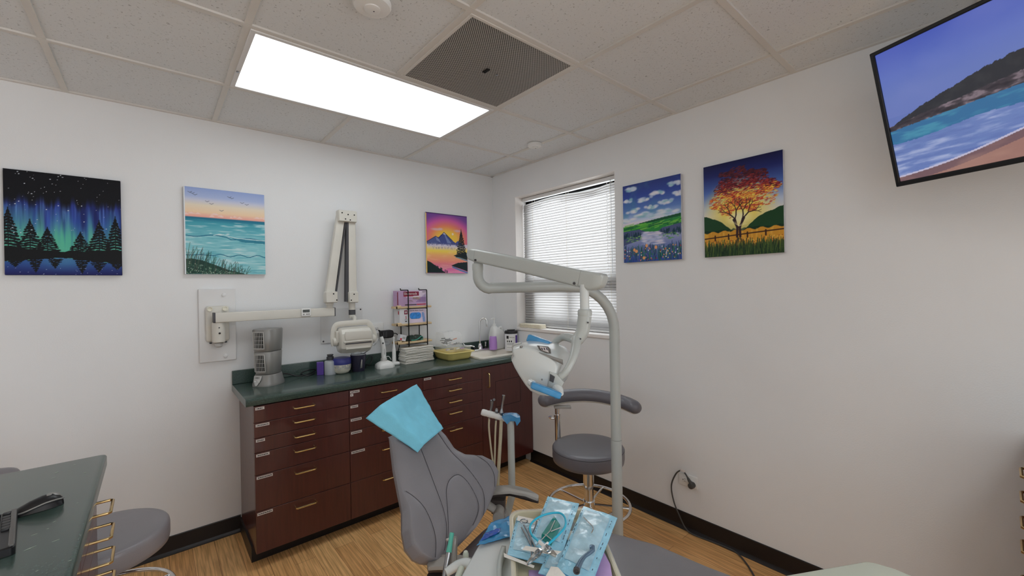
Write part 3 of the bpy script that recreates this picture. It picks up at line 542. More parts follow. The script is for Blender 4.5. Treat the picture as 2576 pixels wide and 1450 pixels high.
def art_beach():
    a = Art(420, 236); a.grad([(0, (86, 104, 200)), (.2, (106, 126, 208)), (.34, (112, 132, 204)), (1, (100, 120, 190))])
    n = a.noise(5, 4, 3, 3); a.mix((a.v < .5)*np.clip((n-.45)*2, 0, 1)*.4, (134, 146, 216))
    ridge = .56-.40*a.u-.07*np.sin(a.u*5); nn = a.noise(60, 1, 5, 3)[0:1, :]; a.mix((a.v > ridge+.02*nn)*1., (42, 44, 52)); a.mix((a.v > ridge+.02*nn)*np.clip((a.noise(40, 24, 8, 3)-.5)*4, 0, 1)*.5, (62, 62, 66))
    rk = .56-.235*a.u+.01*nn; rn = a.noise(30, 40, 9, 4); a.mix((a.v > rk)*1., (66, 58, 66)); a.mix((a.v > rk)*np.clip((rn-.5)*6, 0, 1), (140, 124, 134)); a.mix((a.v > rk)*np.clip((.42-rn)*6, 0, 1)*.8, (40, 36, 46))
    wt = .60-.135*a.u+.005*nn; a.mix((a.v > wt)*1., (56, 118, 168)); wn = a.noise(14, 40, 10, 3); a.mix((a.v > wt)*np.clip((wn-.5)*4, 0, 1)*.6, (90, 176, 196))
    fo = .70-.11*a.u+.012*np.sin(a.u*17)+.01*nn; a.mix((a.v > fo)*.85, (126, 142, 208)); fm = a.noise(12, 40, 12, 5); a.mix((a.v > fo)*np.clip((fm-.5)*4, 0, 1)*.8, (190, 200, 238)); a.mix((a.v > fo)*np.clip((.44-fm)*4, 0, 1)*.6, (96, 116, 184))
    sh = .97-.36*a.u+.02*np.sin(a.u*9); a.mix((a.v > sh-.012)*1., (212, 206, 232)); a.mix((a.v > sh)*1., (128, 98, 104)); a.mix((a.v > sh+.05)*1., (172, 128, 118)); a.mix((a.v > sh)*np.clip((a.noise(12, 20, 14, 3)-.5)*3, 0, 1)*.4, (194, 150, 134))
    return a
def painting(name, label, art, c, ex, n, w, h, side, dep=.019):
    """canvas on the wall: c = top-left corner on the wall plane, ex = along, n = into the room"""
    c, ex, n = V(c), V(ex), V(n); up = V((0, 0, 1)); t = thing(name, label, 'painting', c+ex*w/2-up*h)
    MB().obox(c+ex*w/2-up*h/2+n*(dep/2+.002), ex, n, up, w, dep, h).build('stretched_canvas', side, t, bevel=.0025)
    art_grid('painted_picture', art, c+n*(dep+.0035)+ex*.001-up*.001, ex, up, w-.002, h-.002, 'art', t)
EX = V((1, 0, 0)); EYn = V((0, -1, 0)); EXn = V((-1, 0, 0))
M['cv_dark'] = mat('canvas_edge_navy', rgb(24, 24, 50), .7, var=.3, vscale=20); M['cv_grey'] = mat('canvas_edge_grey', rgb(190, 190, 194), .7, var=.1, vscale=20)
painting('aurora_painting', 'night painting of green and blue aurora over black fir trees', art_aurora(), (-2.916, 0, 2.064), EX, EYn, .402, .5, 'cv_dark')
painting('seascape_painting', 'pastel painting of turquoise sea with dune grass and gulls', art_sea(), (-2.253, 0, 2.076), EX, EYn, .404, .504, 'cv_grey')
painting('mountain_painting', 'sunset painting of blue mountains and a lone dark fir', art_mountain(), (-.71, 0, 2.088), EX, EYn, .405, .498, 'cv_grey')
painting('meadow_painting', 'painting of a cloudy blue sky over a flowery pond meadow', art_meadow(), (0, -1.424, 2.116), EYn, EXn, .402, .506, 'cv_grey')
painting('autumn_tree_painting', 'painting of a red and orange tree before a low sun and fence', art_tree(), (0, -1.959, 2.12), EYn, EXn, .394, .51, 'cv_grey')
# television on a wall arm
th = V((.41100526, .91161492, .00573724)); tv = V((-.24939748, .10638412, .96254003)); tn = V((-.8768555, .39703987, -.2710789)); ks = .895
TL = CAM+(V((-.08746912, -2.70007961, 2.41535643))-CAM)*ks; hs = .57*ks; ws = hs*16/9
tvr = thing('television', 'wall mounted flat television showing a beach and wooded headland', 'television', TL-th*ws/2-tv*hs/2)
f = MB(); e = -th; b_ = .014
cc = TL+e*ws/2-tv*hs/2
f.obox(cc+tv*(hs/2-b_/2), e, tv, tn, ws, b_, .022); f.obox(cc-tv*(hs/2-.018/2), e, tv, tn, ws, .018, .022); f.obox(cc-e*(ws/2-b_/2), e, tv, tn, b_, hs, .022); f.obox(cc+e*(ws/2-b_/2), e, tv, tn, b_, hs, .022)
f.build('bezel', 'black', tvr, bevel=.003)
art_grid('screen', art_beach(), TL+e*b_-tv*b_+tn*.004, e, tv, ws-2*b_, hs-b_-.018, 'screen', tvr)
f = MB(); f.obox(cc-tn*.016, e, tv, tn, ws-.01, hs-.01, .02); f.obox(cc-tn*.04-tv*.05, e, tv, tn, ws*.6, hs*.6, .04); f.build('back_shell', 'black', tvr, bevel=.008)
f = MB(); pc = cc-tn*.075; wp = V((-.012, pc.y-.05, pc.z)); f.obox(cc-tn*.066, e, tv, tn, .2, .22, .012); f.tube([cc-tn*.07, V((-.2, pc.y+.10, pc.z)), wp], .016, 10); f.box((-.02, wp.y-.06, wp.z-.12), (-.001, wp.y+.06, wp.z+.12)); f.build('wall_arm', 'blackm', tvr, bevel=.002)
# ------------------------------------------------------------------ cabinets
FY = -.475
ZR = [.862, .773, .693, .615, .497, .306, .084]          # drawer joints
def pull(c, ax, out, ln, parent, m='brass', r=.0042, reach=.027):
    c, ax, out = V(c), V(ax), V(out); p = [c-ax*ln/2, c-ax*ln/2+out*(reach-.006), c-ax*(ln/2-.006)+out*reach, c+ax*(ln/2-.006)+out*reach, c+ax*ln/2+out*(reach-.006), c+ax*ln/2]
    return MB().tube(p, r, 8).build('handle', m, parent)
def tape(c, w_, parent, tx=True):
    c = V(c); l = MB().box((c.x, FY-.0196, c.z-.0072), (c.x+w_, FY-.0186, c.z+.0072)).build('label_strip', 'labelw', parent, smooth=False)
    d = MB(); x = c.x+.006; r = random.Random(int(c.x*1000+c.z*77))
    while x < c.x+w_-.008: q = r.uniform(.003, .009); d.box((x, FY-.0202, c.z-.0022), (min(x+q, c.x+w_-.005), FY-.0196, c.z+.0022)); x += q+.0015
    d.build('label_print', 'blackp', l, smooth=False)
F0 = FY+.0      # face plane of the fronts is FY-.0186 .. FY
CX = [-2.002, -1.509, -1.014, -.519, -.003]
cols = []
def carcass(x0, x1, label, end=False):
    t = thing('base_cabinet', label, 'cabinet', ((x0+x1)/2, -.24, 0), 'mahogany base cabinets')
    b = MB(); b.box((x0+.001, FY+.001, .085), (x0+.018, -.002, .862)); b.box((x1-.018, FY+.001, .085), (x1-.001, -.002, .862)); b.box((x0+.018, FY+.001, .085), (x1-.018, -.002, .1)); b.box((x0+.018, -.012, .1), (x1-.018, -.002, .862)); b.box((x0+.018, FY+.001, .84), (x1-.018, FY+.03, .862)); b.box((x0+.018, FY+.02, .1), (x1-.018, FY+.03, .862))
    b.build('carcass', 'mahog', t, bevel=.001)
    MB().box((x0+(.0 if not end else -.008), -.40, 0), (x1, -.004, .085)).build('toe_kick', 'base', t, smooth=False)
    return t
LW = [[.042, .064, .042, .062, .075, .072], [.056, .045, .066, .066, .082, 0], [.055, 0, 0, 0, 0, 0]]
GW = ['nearest the silver tower fan', 'second from the wall end, behind the dental chair headrest', 'third, left of the sink cupboard']
for ci in range(3):
    x0, x1 = CX[ci], CX[ci+1]
    t = carcass(x0, x1, ['mahogany drawer cabinet under the silver tower fan', 'mahogany drawer cabinet behind the headrest of the dental chair', 'mahogany drawer cabinet next to the cupboard under the sink'][ci], ci == 0)
    for k in range(6):
        z1, z0 = ZR[k]-.0012, ZR[k+1]+.0012
        dr = MB().box((x0+.0012, FY-.0186, z0), (x1-.0012, FY, z1)).build('drawer', 'mahog', t, bevel=.0012)
        hz = [.818, .740, .658, .578, .458, .268][k]; pull(((x0+x1)/2+(0 if ci else -.003), FY-.0186, hz), EX, EYn, .104, dr)
        if LW[ci][k]:
            tape((x0+.008, 0, z1-.013), LW[ci][k], dr)
            if ci == 1 and k == 0: tape((x0+.008, 0, z1-.031), .018, dr)
# sink cupboard
t = carcass(CX[3], CX[4], 'mahogany cupboard under the white sink in the corner')
x0, x1 = CX[3], CX[4]
dr = MB().box((x0+.0012, FY-.0186, ZR[6]+.0012), (x1-.0012, FY, ZR[0]-.0012)).build('door', 'mahog', t, bevel=.0012)
pull((x0+.05, FY-.0186, .758), V((0, 0, 1)), EYn, .104, dr)
gmx = MB(); px0, px1, pz0, pz1 = -.392, -.136, .534, .737
for a, b in (((px0, pz0), (px1, pz0+.003)), ((px0, pz1-.003), (px1, pz1)), ((px0, pz0), (px0+.003, pz1)), ((px1-.003, pz0), (px1, pz1))): gmx.box((a[0], FY-.0192, a[1]), (b[0], FY-.018, b[1]))
gmx.build('access_panel_joint', 'darkvoid', dr, smooth=False)
# worktop with sink cut-out
CT = .905; SX0, SX1, SY0, SY1 = -.475, -.03, -.425, -.045
wt = thing('worktop', 'dark green laminate worktop with a backsplash along the wall cabinets', 'countertop', (-1.02, -.25, .864))
b = MB(); LY = -.502
def slab(x0, x1, y0, y1): b.box((x0, y0, .864), (x1, y1, CT))
prof = [(0, 0), (LY+.012, 0), (LY+.002, .004), (LY, .012), (LY, .030), (LY+.004, .038), (LY+.013, .041), (SY0+.018, .041), (SY0+.018, 0.0)]
b.rings([[V((x, p[0] if p[0] else SY0+.018, .864+p[1])) for p in prof[1:]] for x in (-2.037, -.001)], True, True)
slab(-2.037, SX0+.018, SY0+.018, -.001); slab(SX1-.018, -.001, SY0+.018, -.001); slab(SX0+.018, SX1-.018, SY1-.018, -.001)
b.build('worktop_slab', 'lamw', wt, ang=25)
b = MB(); b.box((-2.037, -.021, CT), (-.001, -.001, CT+.082)); b.build('backsplash', 'lamw', wt, bevel=.003)
# sink
sk = thing('corner_sink', 'bone white drop-in sink with a wide rim in the worktop corner', 'sink', ((SX0+SX1)/2, (SY0+SY1)/2, CT))
def rr(x0, x1, y0, y1, r, z): return [V((x, y, z)) for x, y in rrect(x0, x1, y0, y1, r, 6)]
g = MB(); g.rings([rr(SX0, SX1, SY0, SY1, .04, CT+.001), rr(SX0+.002, SX1-.002, SY0+.002, SY1-.002, .04, CT+.012), rr(SX0+.01, SX1-.01, SY0+.01, SY1-.01, .035, CT+.016), rr(SX0+.026, SX1-.026, SY0+.026, SY1-.026, .03, CT+.012), rr(SX0+.03, SX1-.03, SY0+.03, SY1-.11, .045, CT+.009), rr(SX0+.045, SX1-.045, SY0+.045, SY1-.12, .045, CT-.004), rr(SX0+.07, SX1-.07, SY0+.07, SY1-.14, .045, CT-.034)], True, False)
g.f.append(tuple(range(len(g.v)-28, len(g.v)))); g.m.append(0)
g.build('basin', 'sinkm', sk, ang=50)
MB().lathe((SX0+.13, SY0+.11, CT-.0335), [(.022, 0), (.022, .002), (.012, .001), (.004, 0)], seg=20).build('drain', 'steel', sk)
# faucet
fc = V((-.235, -.085, CT+.012)); fa = thing('faucet', 'chrome gooseneck tap with black collar and lever handles behind the sink', 'faucet', fc)
up = V((0, 0, 1)); sd = cr.copy(); sd.z = 0; sd.normalize()
MB().puff([fc+up*.006+V((x, y, 0)) for x, y in rrect(-.085, .085, -.026, .026, .02)], up, .009, edge=.006).build('deck_plate', 'chrome', fa)
MB().lathe(fc, [(.026, .005), (.024, .03), (.016, .045), (.014, .06)], seg=20).build('body', 'chrome', fa)
MB().tube([fc+up*.05, fc+up*.14, fc+up*.24, fc+up*.268+sd*.012, fc+up*.28+sd*.036, fc+up*.266+sd*.058, fc+up*.235+sd*.064], .0075, 12, sub=6).build('gooseneck', 'chrome', fa)
MB().lathe(fc+up*.236+sd*.064, [(.0095, 0), (.0095, -.014), (.0085, -.03)], seg=16).build('aerator', 'chrome', fa)
for sg in (-1, 1):
    q = fc+V((sg*.06, 0, .0)); k = MB().lathe(q, [(.018, .008), (.016, .03), (.010, .034)], seg=16).build('valve', 'black', fa)
    if sg < 0: MB().tube([q+up*.035, q+up*.045-sd*.02, q+up*.046-sd*.07, q+up*.058-sd*.09, q+up*.075-sd*.094, q+up*.08-sd*.084], [.007, .007, .006, .006, .005, .004], 10, sub=4).build('lever', 'chrome', k)
    else: MB().lathe(q, [(.008, .032), (.006, .05), (.009, .056), (.009, .068), (.004, .07)], seg=12).build('lever', 'chrome', k)
# ------------------------------------------------------------------ things on the worktop
# tower fan
fx, fy = -1.868, -.155; ft = thing('tower_fan', 'silver two-tier tower fan with vertical grilles standing on the worktop end', 'fan', (fx, fy, CT))
fd = -cf.copy(); fd.z = 0; fd.normalize(); fd = (fd+V((-.10, .05, 0))).normalized(); fs = V((0, 0, 1)).cross(fd).normalized()   # facing, sideways
def fring(w_, d_, z): # rounded D section
    out = []
    for k in range(28):
        a = 2*math.pi*k/28; ca, sa = math.cos(a), math.sin(a); q = lambda v, e: math.copysign(abs(v)**e, v); out.append(V((fx, fy, z))+fs*(q(ca, .7)*w_*.84)+fd*(q(sa, .75)*d_))
    return out
MB().rings([fring(.088, .085, CT), fring(.088, .085, CT+.012), fring(.082, .078, CT+.03), fring(.075, .07, CT+.062), fring(.073, .068, CT+.066)]).build('base', 'silver', ft)
def tier(z0, z1, wa, wb):
    h = MB().rings([fring(wa*.95, wa*.9, z0), fring(wa, wa*.93, z0+.006), fring(wb, wb*.93, z1-.006), fring(wb*.95, wb*.9, z1)]).build('housing', 'silver', ft)
    g = MB(); n0 = 7; c0 = V((fx, fy, 0))+fs*-.008
    fdp = lambda u_, z: c0+fs*u_+fd*(.93*(wa+(wb-wa)*(z-z0)/(z1-z0))*.985*(1-abs((u_-.008)/(wa*.86))**2.7)**(.4))+V((0, 0, z))
    lo, hi = z0+.02, z1-.018
    bk = MB(); us = np.linspace(-.034, .034, 12)
    bk.rings([[fdp(u, z)+fd*.0015 for u in us] for z in np.linspace(lo, hi, 5)], False, False); bk.build('grille_opening', 'darkvoid', h)
    for k in range(n0+1):
        u = -.034+.068*k/n0; g.tube([fdp(u, z)+fd*.004 for z in np.linspace(lo, hi, 7)], .0017, 6)
    for k in range(5):
        z = lo+(hi-lo)*k/4; g.tube([fdp(u, z)+fd*.003 for u in us], .0012, 6)
    g.tube([fdp(u, z)+fd*.004 for u, z in [(-.036, lo-.003), (0, lo-.003), (.036, lo-.003), (.036, (lo+hi)/2), (.036, hi+.003), (0, hi+.003), (-.036, hi+.003), (-.036, (lo+hi)/2)]], .003, 6, closed=True, sub=0)
    g.build('grille', 'silverl', h)
tier(CT+.068, CT+.202, .071, .078); tier(CT+.204, CT+.335, .078, .084)
bp_ = V((fx, fy, 0))+fd*.0815-fs*.014
MB().puff([bp_+fs*x+up*(CT+z)-fd*(z-.035)*.33 for x, z in ((-.024, .062), (.026, .062), (.024, .04), (.008, .01), (0, .006), (-.008, .01), (-.022, .04))], fd, .002, edge=.0015, steps=2).build('control_panel', 'silverl', ft)
p_ = MB(); 
for x, z in ((-.008, .03), (.012, .032)): p_.puff([bp_+fd*.003+fs*(x+a)+up*(CT+z+c) for a, c in ((-.008, .006), (.008, .006), (.006, -.006), (0, -.010), (-.006, -.006))], fd, .0016, edge=.001, steps=2)
p_.build('buttons', 'white', ft)
text('brand_lettering', 'LASKO', bp_+fd*.000-fs*.014+up*(CT+.050)+fd*.001, fs, up, .010, 'blackp', ft)
# cord heap behind the bottles
c = tag(MB().tube([(-1.80, -.10, CT+.03), (-1.775, -.075, CT+.035), (-1.74, -.07, CT+.028), (-1.70, -.085, CT+.012), (-1.66, -.09, CT+.008), (-1.60, -.07, CT+.018), (-1.575, -.055, CT+.03), (-1.62, -.06, CT+.035), (-1.67, -.075, CT+.02), (-1.63, -.1, CT+.006), (-1.585, -.075, CT+.012)], .0036, 8, sub=8).build('electric_cable', 'black', loc=(-1.7, -.08, CT)), 'black power cord looped on the worktop right of the tower fan', 'cord')
c = tag(MB().tube([(-1.32, -.06, CT+.01), (-1.27, -.05, CT+.02), (-1.22, -.045, CT+.05), (-1.195, -.04, CT+.075), (-1.18, -.04, CT+.06), (-1.19, -.05, CT+.03), (-1.23, -.07, CT+.008), (-1.28, -.09, CT+.006), (-1.33, -.075, CT+.02), (-1.27, -.06, CT+.035), (-1.21, -.07, CT+.012)], .0034, 8, sub=8).build('electric_cable', 'black', loc=(-1.27, -.06, CT)), 'black cable tangled behind the navy cup', 'cord')
tag(MB().obox((-1.556, -.095, CT+.0415), (1, -.25, 0), (.25, 1, 0), (0, 0, 1), .042, .045, .083).build('product_box', 'purple', loc=(-1.556, -.095, CT), bevel=.002), 'small deep violet box standing beside the clear pump bottle', 'box')
# pump bottle
q = V((-1.502, -.13, CT)); t = thing('pump_bottle', 'squat clear bottle with a grey pump cap', 'bottle', q)
MB().lathe(q, [(.036, 0), (.037, .004), (.037, .082), (.034, .09), (.016, .094), (.016, .098)], seg=28).build('bottle_body', 'clear2', t)
MB().lathe(q, [(.0345, .003), (.0345, .032)], seg=28).build('liquid', mat('pale_liquid', rgb(176, 184, 200), .1, alpha=.5), t)
MB().lathe(q, [(.022, .097), (.023, .1), (.022, .118), (.016, .12), (.016, .124), (.02, .126), (.02, .132)], seg=24).build('pump_cap', 'xrayd', t)
MB().tube([q+V((0, 0, .095)), q+V((.004, 0, .06)), q+V((.018, 0, .01))], .003, 8, sub=4).build('dip_tube', 'white', t)
# tub with blue lid
q = V((-1.432, -.145, CT)); t = thing('wipes_tub', 'round cream tub with a blue lid on the worktop', 'tub', q)
MB().lathe(q, [(.030, 0), (.042, .004), (.054, .02), (.058, .045), (.058, .066)], seg=36).build('tub_body', 'cream', t)
MB().lathe(q, [(.0595, .062), (.061, .07), (.060, .094), (.054, .104), (.03, .109)], seg=36).build('lid', 'bluelid', t)
d = MB(); r = random.Random(3)
for k in range(26):
    a = R(r.uniform(190, 330)); z = r.uniform(.032, .056); p = q+V((math.cos(a), math.sin(a), 0))*.0585+V((0, 0, z)); tt = V((-math.sin(a), math.cos(a), 0)); n = V((math.cos(a), math.sin(a), 0)); s_ = r.uniform(.004, .008)
    d.add([p-tt*s_+n*.0012, p+tt*s_+n*.0012, p+V((0, 0, s_*1.4))+n*.0012, p-V((0, 0, s_*1.2))+n*.0012], [(0, 3, 1), (0, 1, 2)])
d.build('printed_motif', 'silverl', t, smooth=False)
# navy cup
q = V((-1.322, -.15, CT)); t = thing('instrument_cup', 'tapered dark navy cup with a grey tag below the x-ray head', 'cup', q)
MB().lathe(q, [(.038, 0), (.040, .004), (.052, .112), (.050, .113), (.038, .01)], seg=32, cap=True).build('cup_body', 'navy', t)
MB().lathe(q, [(.046, .06), (.049, .118), (.046, .118), (.043, .062)], seg=32).build('liner', 'clear2', t)
a_ = (CAM-q); a_.z = 0; a_.normalize(); b_ = up.cross(a_)
MB().quad(*[q+a_*(.0475+.012*(z-.03)/.1)+b_*x+up*z for x, z in ((.010, .022), (.024, .026), (.026, .082), (.020, .086))]).build('tag', 'silverl', t, solid=.001)
MB().tube([q+V((.04, .01, .108)), q+V((.055, .01, .12)), q+V((.075, .0, .132))], [.007, .005, .002], 8, sub=4, flat=.4).build('spout_lip', 'black', t)
# curing light on its charger
q = V((-1.135, -.165, CT)); t = thing('curing_light', 'white cordless curing light upright in its charging base', 'dental curing light', q)
bo = [(-.07, -.03), (-.06, -.052), (.03, -.055), (.055, -.04), (.06, .03), (.04, .06), (-.03, .06), (-.062, .04)]
def sc(k, z): return [q+V((x*k, y*k, z)) for x, y in bo]
g = MB().rings([sc(1, 0), sc(1, .01), sc(.93, .026), sc(.7, .038), sc(.42, .047)]).build('charging_base', 'white', t, ang=60)
MB().lathe(q+V((-.005, .01, .044)), [(.023, 0), (.023, .012), (.02, .022), (.0185, .024)], seg=20).build('collar', 'silverl', t)
wd = q+V((-.005, .01, 0))
MB().tube([wd+V((0, 0, .062)), wd+V((-.001, 0, .11)), wd+V((-.004, 0, .155)), wd+V((-.012, 0, .2)), wd+V((-.017, 0, .222))], [.0165, .0175, .0165, .014, .011], 18, sub=5).build('wand', 'white', t)
MB().tube([wd+V((-.017, 0, .22)), wd+V((-.022, 0, .245)), wd+V((-.028, -.002, .262)), wd+V((-.037, -.006, .268))], [.0095, .0075, .006, .005], 12, sub=4).build('light_guide', 'black', t)
MB().lathe(wd+V((-.012, -.017, .175)), [(.001, .0), (.006, .001), (.005, .003), (.001, .004)], ax=(0, -1, 0), seg=12).build('switch', 'black', t)
g = MB()
for k in range(7): g.box((wd.x-.006, wd.y-.0185, .905+.095+k*.006), (wd.x+.004, wd.y-.0165, .905+.0975+k*.006))
g.build('grip_ribs', 'silverl', t)
# toothbrush-like scaler
q = V((-1.048, -.125, CT)); t = thing('cordless_handpiece', 'slim white cordless handpiece on a small charger beside the curing light', 'dental handpiece', q)
MB().puff([q+V((x, y, .012)) for x, y in rrect(-.034, .034, -.034, .034, .012)], up, .012, edge=.008).build('charging_base', 'white', t)
MB().lathe(q+V((0, 0, .022)), [(.014, 0), (.0145, .03), (.0135, .09), (.009, .115), (.006, .135), (.0045, .17)], seg=18).build('handpiece_body', 'white', t)
MB().lathe(q+V((0, 0, .19)), [(.006, 0), (.007, .006), (.006, .014), (.002, .017)], seg=14).build('head', 'white', t)
tag(MB().tube([(-1.085, -.11, CT+.01), (-1.10, -.09, CT+.03), (-1.095, -.08, CT+.055), (-1.07, -.08, CT+.06), (-1.055, -.09, CT+.035)], .003, 8, sub=6).build('electric_cable', 'white', loc=(-1.09, -.09, CT)), 'thin white lead looping between the two charging bases', 'cord')
# wall outlets with adapter
def outlet(name, label, c, ex, n, w_=.07, h_=.115):
    c, ex, n = V(c), V(ex), V(n); t = thing(name, label, 'outlet', c); MB().puff([c+ex*x+up*z+n*.0045 for x, z in rrect(-w_/2, w_/2, -h_/2, h_/2, .004)], n, .004, edge=.003, steps=2).build('cover_plate', 'white', t)
    for dz in ((h_*.17, -h_*.17) if h_ > w_ else (0,)):
        for dx in ((0,) if h_ > w_ else (-w_*.17, w_*.17)):
            s_ = MB().puff([c+ex*(dx+x)+up*(dz+z)+n*.009 for x, z in rrect(-.016, .016, -.014, .014, .01)], n, .0015, edge=.001, steps=2).build('socket', 'white', t)
            g = MB(); 
            for a, b, w2, h2 in ((-.006, .003, .0022, .008), (.006, .003, .0022, .007), (0, -.008, .005, .004)):
                if h_ < w_: a, b, w2, h2 = b, -a, h2, w2
                g.obox(c+ex*(dx+a)+up*(dz+b)+n*.0105, ex, n, up, w2, .001, h2)
            g.build('slots', 'darkvoid', s_, smooth=False)
    return t
outlet('wall_outlet', 'white double outlet behind the x-ray head and black adapter', (-1.128, 0, 1.155), EX, EYn, .11, .118)
t = outlet('wall_outlet', 'white horizontal outlet low on the window wall', (0, -1.829, .299), EYn, EXn, .115, .072)
q = V((-1.075, -.055, 1.13)); t = thing('power_adapter', 'black brick adapter plugged in above the white charging stands', 'adapter', q)
MB().rings([[q+V((x, 0, 0))+V((0, y*k, z*k)) for y, z in rrect(-.026, .026, -.03, .03, .012)] for x, k in ((-.045, .8), (-.04, .96), (-.005, .97), (.0, 1), (.03, 1), (.045, .85), (.054, .5))]).build('adapter_body', 'black', t)
g = MB()
for k in range(3): g.box((q.x-.036+k*.012, q.y-.0275, q.z-.02), (q.x-.031+k*.012, q.y-.0255, q.z+.02))
g.build('label_plate', 'xrayd', t)
MB().tube([q+V((.05, 0, 0)), q+V((.075, -.01, -.002)), q+V((.09, -.02, -.03)), q+V((.09, -.03, -.09)), q+V((.075, -.03, -.15)), q+V((.06, -.04, -.205))], .0033, 8, sub=6).build('cord', 'black', t)
MB().tube([q+V((-.06, .01, .012)), q+V((-.1, .02, .01)), q+V((-.12, .01, -.02)), q+V((-.105, -.01, -.07)), q+V((-.09, -.03, -.05)), q+V((-.075, -.03, -.02))], .004, 8, sub=5).build('plug_lead', 'white', t)
MB().lathe(q+V((.01, .04, -.075)), [(.001, -.015), (.03, -.01), (.034, 0), (.03, .012), (.001, .016)], ax=(0, 0, 1), seg=24).build('night_light_dome', 'clear2', t)
# paper towels
tw_ = None
for k in range(15):
    q = V((-.862+random.uniform(-.006, .006), -.118+random.uniform(-.004, .003), CT+.0035+k*.0078)); r = random.Random(k); a = R(4+r.uniform(-1.2, 1.2)); ex_ = V((math.cos(a), math.sin(a), 0)); ey_ = V((-math.sin(a), math.cos(a), 0))
    g = MB(); W_, D_ = .245, .10
    g.tube([q-ex_*W_/2, q-ex_*W_/6+up*r.uniform(-.0005, .0008), q+ex_*W_/6, q+ex_*W_/2], .0039, 8, sub=3)     # folded front edge
    sec = [(-D_/2+.004, -.0030), (-D_/2, -.0022), (-D_/2-.0022, 0), (-D_/2, .0022), (-D_/2+.004, .0032), (D_/2, .0038), (D_/2, -.003)]
    g = MB(); g.rings([[q+ex_*x+ey_*y+up*(z+.0009*math.sin(x*(22+k*3)+k*2)) for y, z in sec] for x in np.linspace(-W_/2, W_/2, 9)], True, True)
    tag(g.build('folded_towel', 'paper', loc=q, ang=60), 'white folded paper towel in the stack below the wall rack', 'paper towel', 'folded towels in the stack below the wall rack')
# wall rack
q = V((-.9, -.001, 1.05)); t = thing('wall_rack', 'three tier wall rack of pale wood shelves and black metal uprights', 'shelf rack', q)
SZ = (1.325, 1.195, 1.058); RX0, RX1 = -1.02, -.735
for z in SZ:
    prof = rrect(-.136, -.03, z-.008, z+.008, .006, 4); MB().rings([[V((x, y, zz)) for y, zz in prof] for x in (RX0, RX1)], True, True).build('shelf_board', 'wood', t)
    MB().rings([[V((x, y, zz)) for y, zz in rrect(-.138, -.115, z-.008, z+.017, .006, 4)] for x in (RX0, RX0+.03)], True, True).build('shelf_end', 'wood', t)
for x in (-.935, -.778):
    g = MB(); g.tube([(x, -.02, 1.455), (x, -.14, 1.455), (x, -.143, 1.45), (x, -.143, 1.035), (x, -.14, 1.03)], .0042, 8); g.tube([(x, -.012, 1.468), (x, -.02, 1.455)], .004, 8); g.tube([(x, -.012, 1.45), (x, -.012, 1.05)], .0042, 8); g.tube([(x, -.012, 1.046), (x, -.14, 1.046)], .004, 8)
    for z in SZ[:2]: g.tube([(x, -.012, z-.012), (x, -.14, z-.012)], .0035, 8)
    g.build('upright_frame', 'blackm', t)
g = MB()
for z in SZ: g.tube([(-.935, -.143, z-.010), (-.778, -.143, z-.010)], .003, 6)
g.build('cross_rod', 'blackm', t)
def printed_box(name, label, x0, x1, z0, h_, m, y0=-.128, y1=-.03):
    t = thing(name, label, 'box', ((x0+x1)/2, (y0+y1)/2, z0)); MB().box((x0, y0, z0), (x1, y1, z0+h_)).build('carton', m, t, bevel=.0012); return t
z0 = SZ[0]+.0085; y = -.1288
t = printed_box('glove_box', 'mauve exam glove box on the top tier of the wall rack', -1.003, -.775, z0, .118, 'mbox')
MB().box((-.945, y, z0+.066), (-.777, -.128, z0+.116)).build('top_panel', 'mboxl', t, smooth=False)
MB().box((-.966, y-.0006, z0+.078), (-.838, y, z0+.111)).build('title_band', 'maroon', t, smooth=False)
text('title_lettering', 'Shamrock', (-.963, y-.0008, z0+.086), EX, up, .027, 'white', t, sx=1.0)
MB().box((-.965, y-.0006, z0+.074), (-.885, y, z0+.078)).build('red_rule', 'red', t, smooth=False)
g = MB(); r = random.Random(2)
for k in range(16): a_, b_ = r.uniform(-.925, -.85), r.uniform(z0+.045, z0+.068); g.tube([(a_, y-.0004, b_), (a_+r.uniform(.01, .04), y-.0004, b_+r.uniform(-.012, .01))], [.003, .007, .003], 6, sub=0, flat=.15)
g.build('glove_picture', 'latex', t)
g = MB()
for i in range(9):
    for j in range(i+1): g.box((-.862+i*.0095, y-.0005, z0+.03+j*.0072), (-.857+i*.0095, y, z0+.034+j*.0072))
g.build('dot_pattern', 'purple', t, smooth=False)
g = MB(); g.box((-.955, y-.0005, z0+.008), (-.86, y, z0+.014)); g.build('black_strip', 'blackp', t, smooth=False); g = MB(); g.box((-.858, y-.0005, z0+.008), (-.78, y, z0+.015)); g.build('red_strip', 'red', t, smooth=False)
MB().box((-1.0036, -.115, z0+.01), (-1.003, -.10, z0+.108)).build('side_strip', 'maroon', t, smooth=False)
text('size_lettering', 'MEDIUM', (-.81, y-.0006, z0+.104), EX, up, .008, 'blackp', t)
z0 = SZ[1]+.0085
t = printed_box('glove_box', 'white exam glove box with a blue glove picture on the middle tier', -.998, -.780, z0, .112, 'gbox')
MB().box((-.963, y-.0006, z0+.07), (-.935, y, z0+.1)).build('red_badge', 'maroon', t, smooth=False); g = MB(); g.box((-.957, y-.001, z0+.078), (-.951, y-.0006, z0+.092)); g.box((-.947, y-.001, z0+.078), (-.941, y-.0006, z0+.092)); g.build('badge_mark', 'white', t, smooth=False)
text('size_letter', 'S', (-.956, y-.0008, z0+.036), EX, up, .030, 'red', t)
g = MB(); g.box((-.956, y-.0006, z0+.014), (-.942, y, z0+.02)); g.box((-.96, y-.0006, z0+.028), (-.937, y, z0+.030)); g.build('small_print', 'blackp', t, smooth=False)
MB().box((-.92, y-.0004, z0+.002), (-.781, y, z0+.11)).build('front_panel', 'mboxl', t, smooth=False)
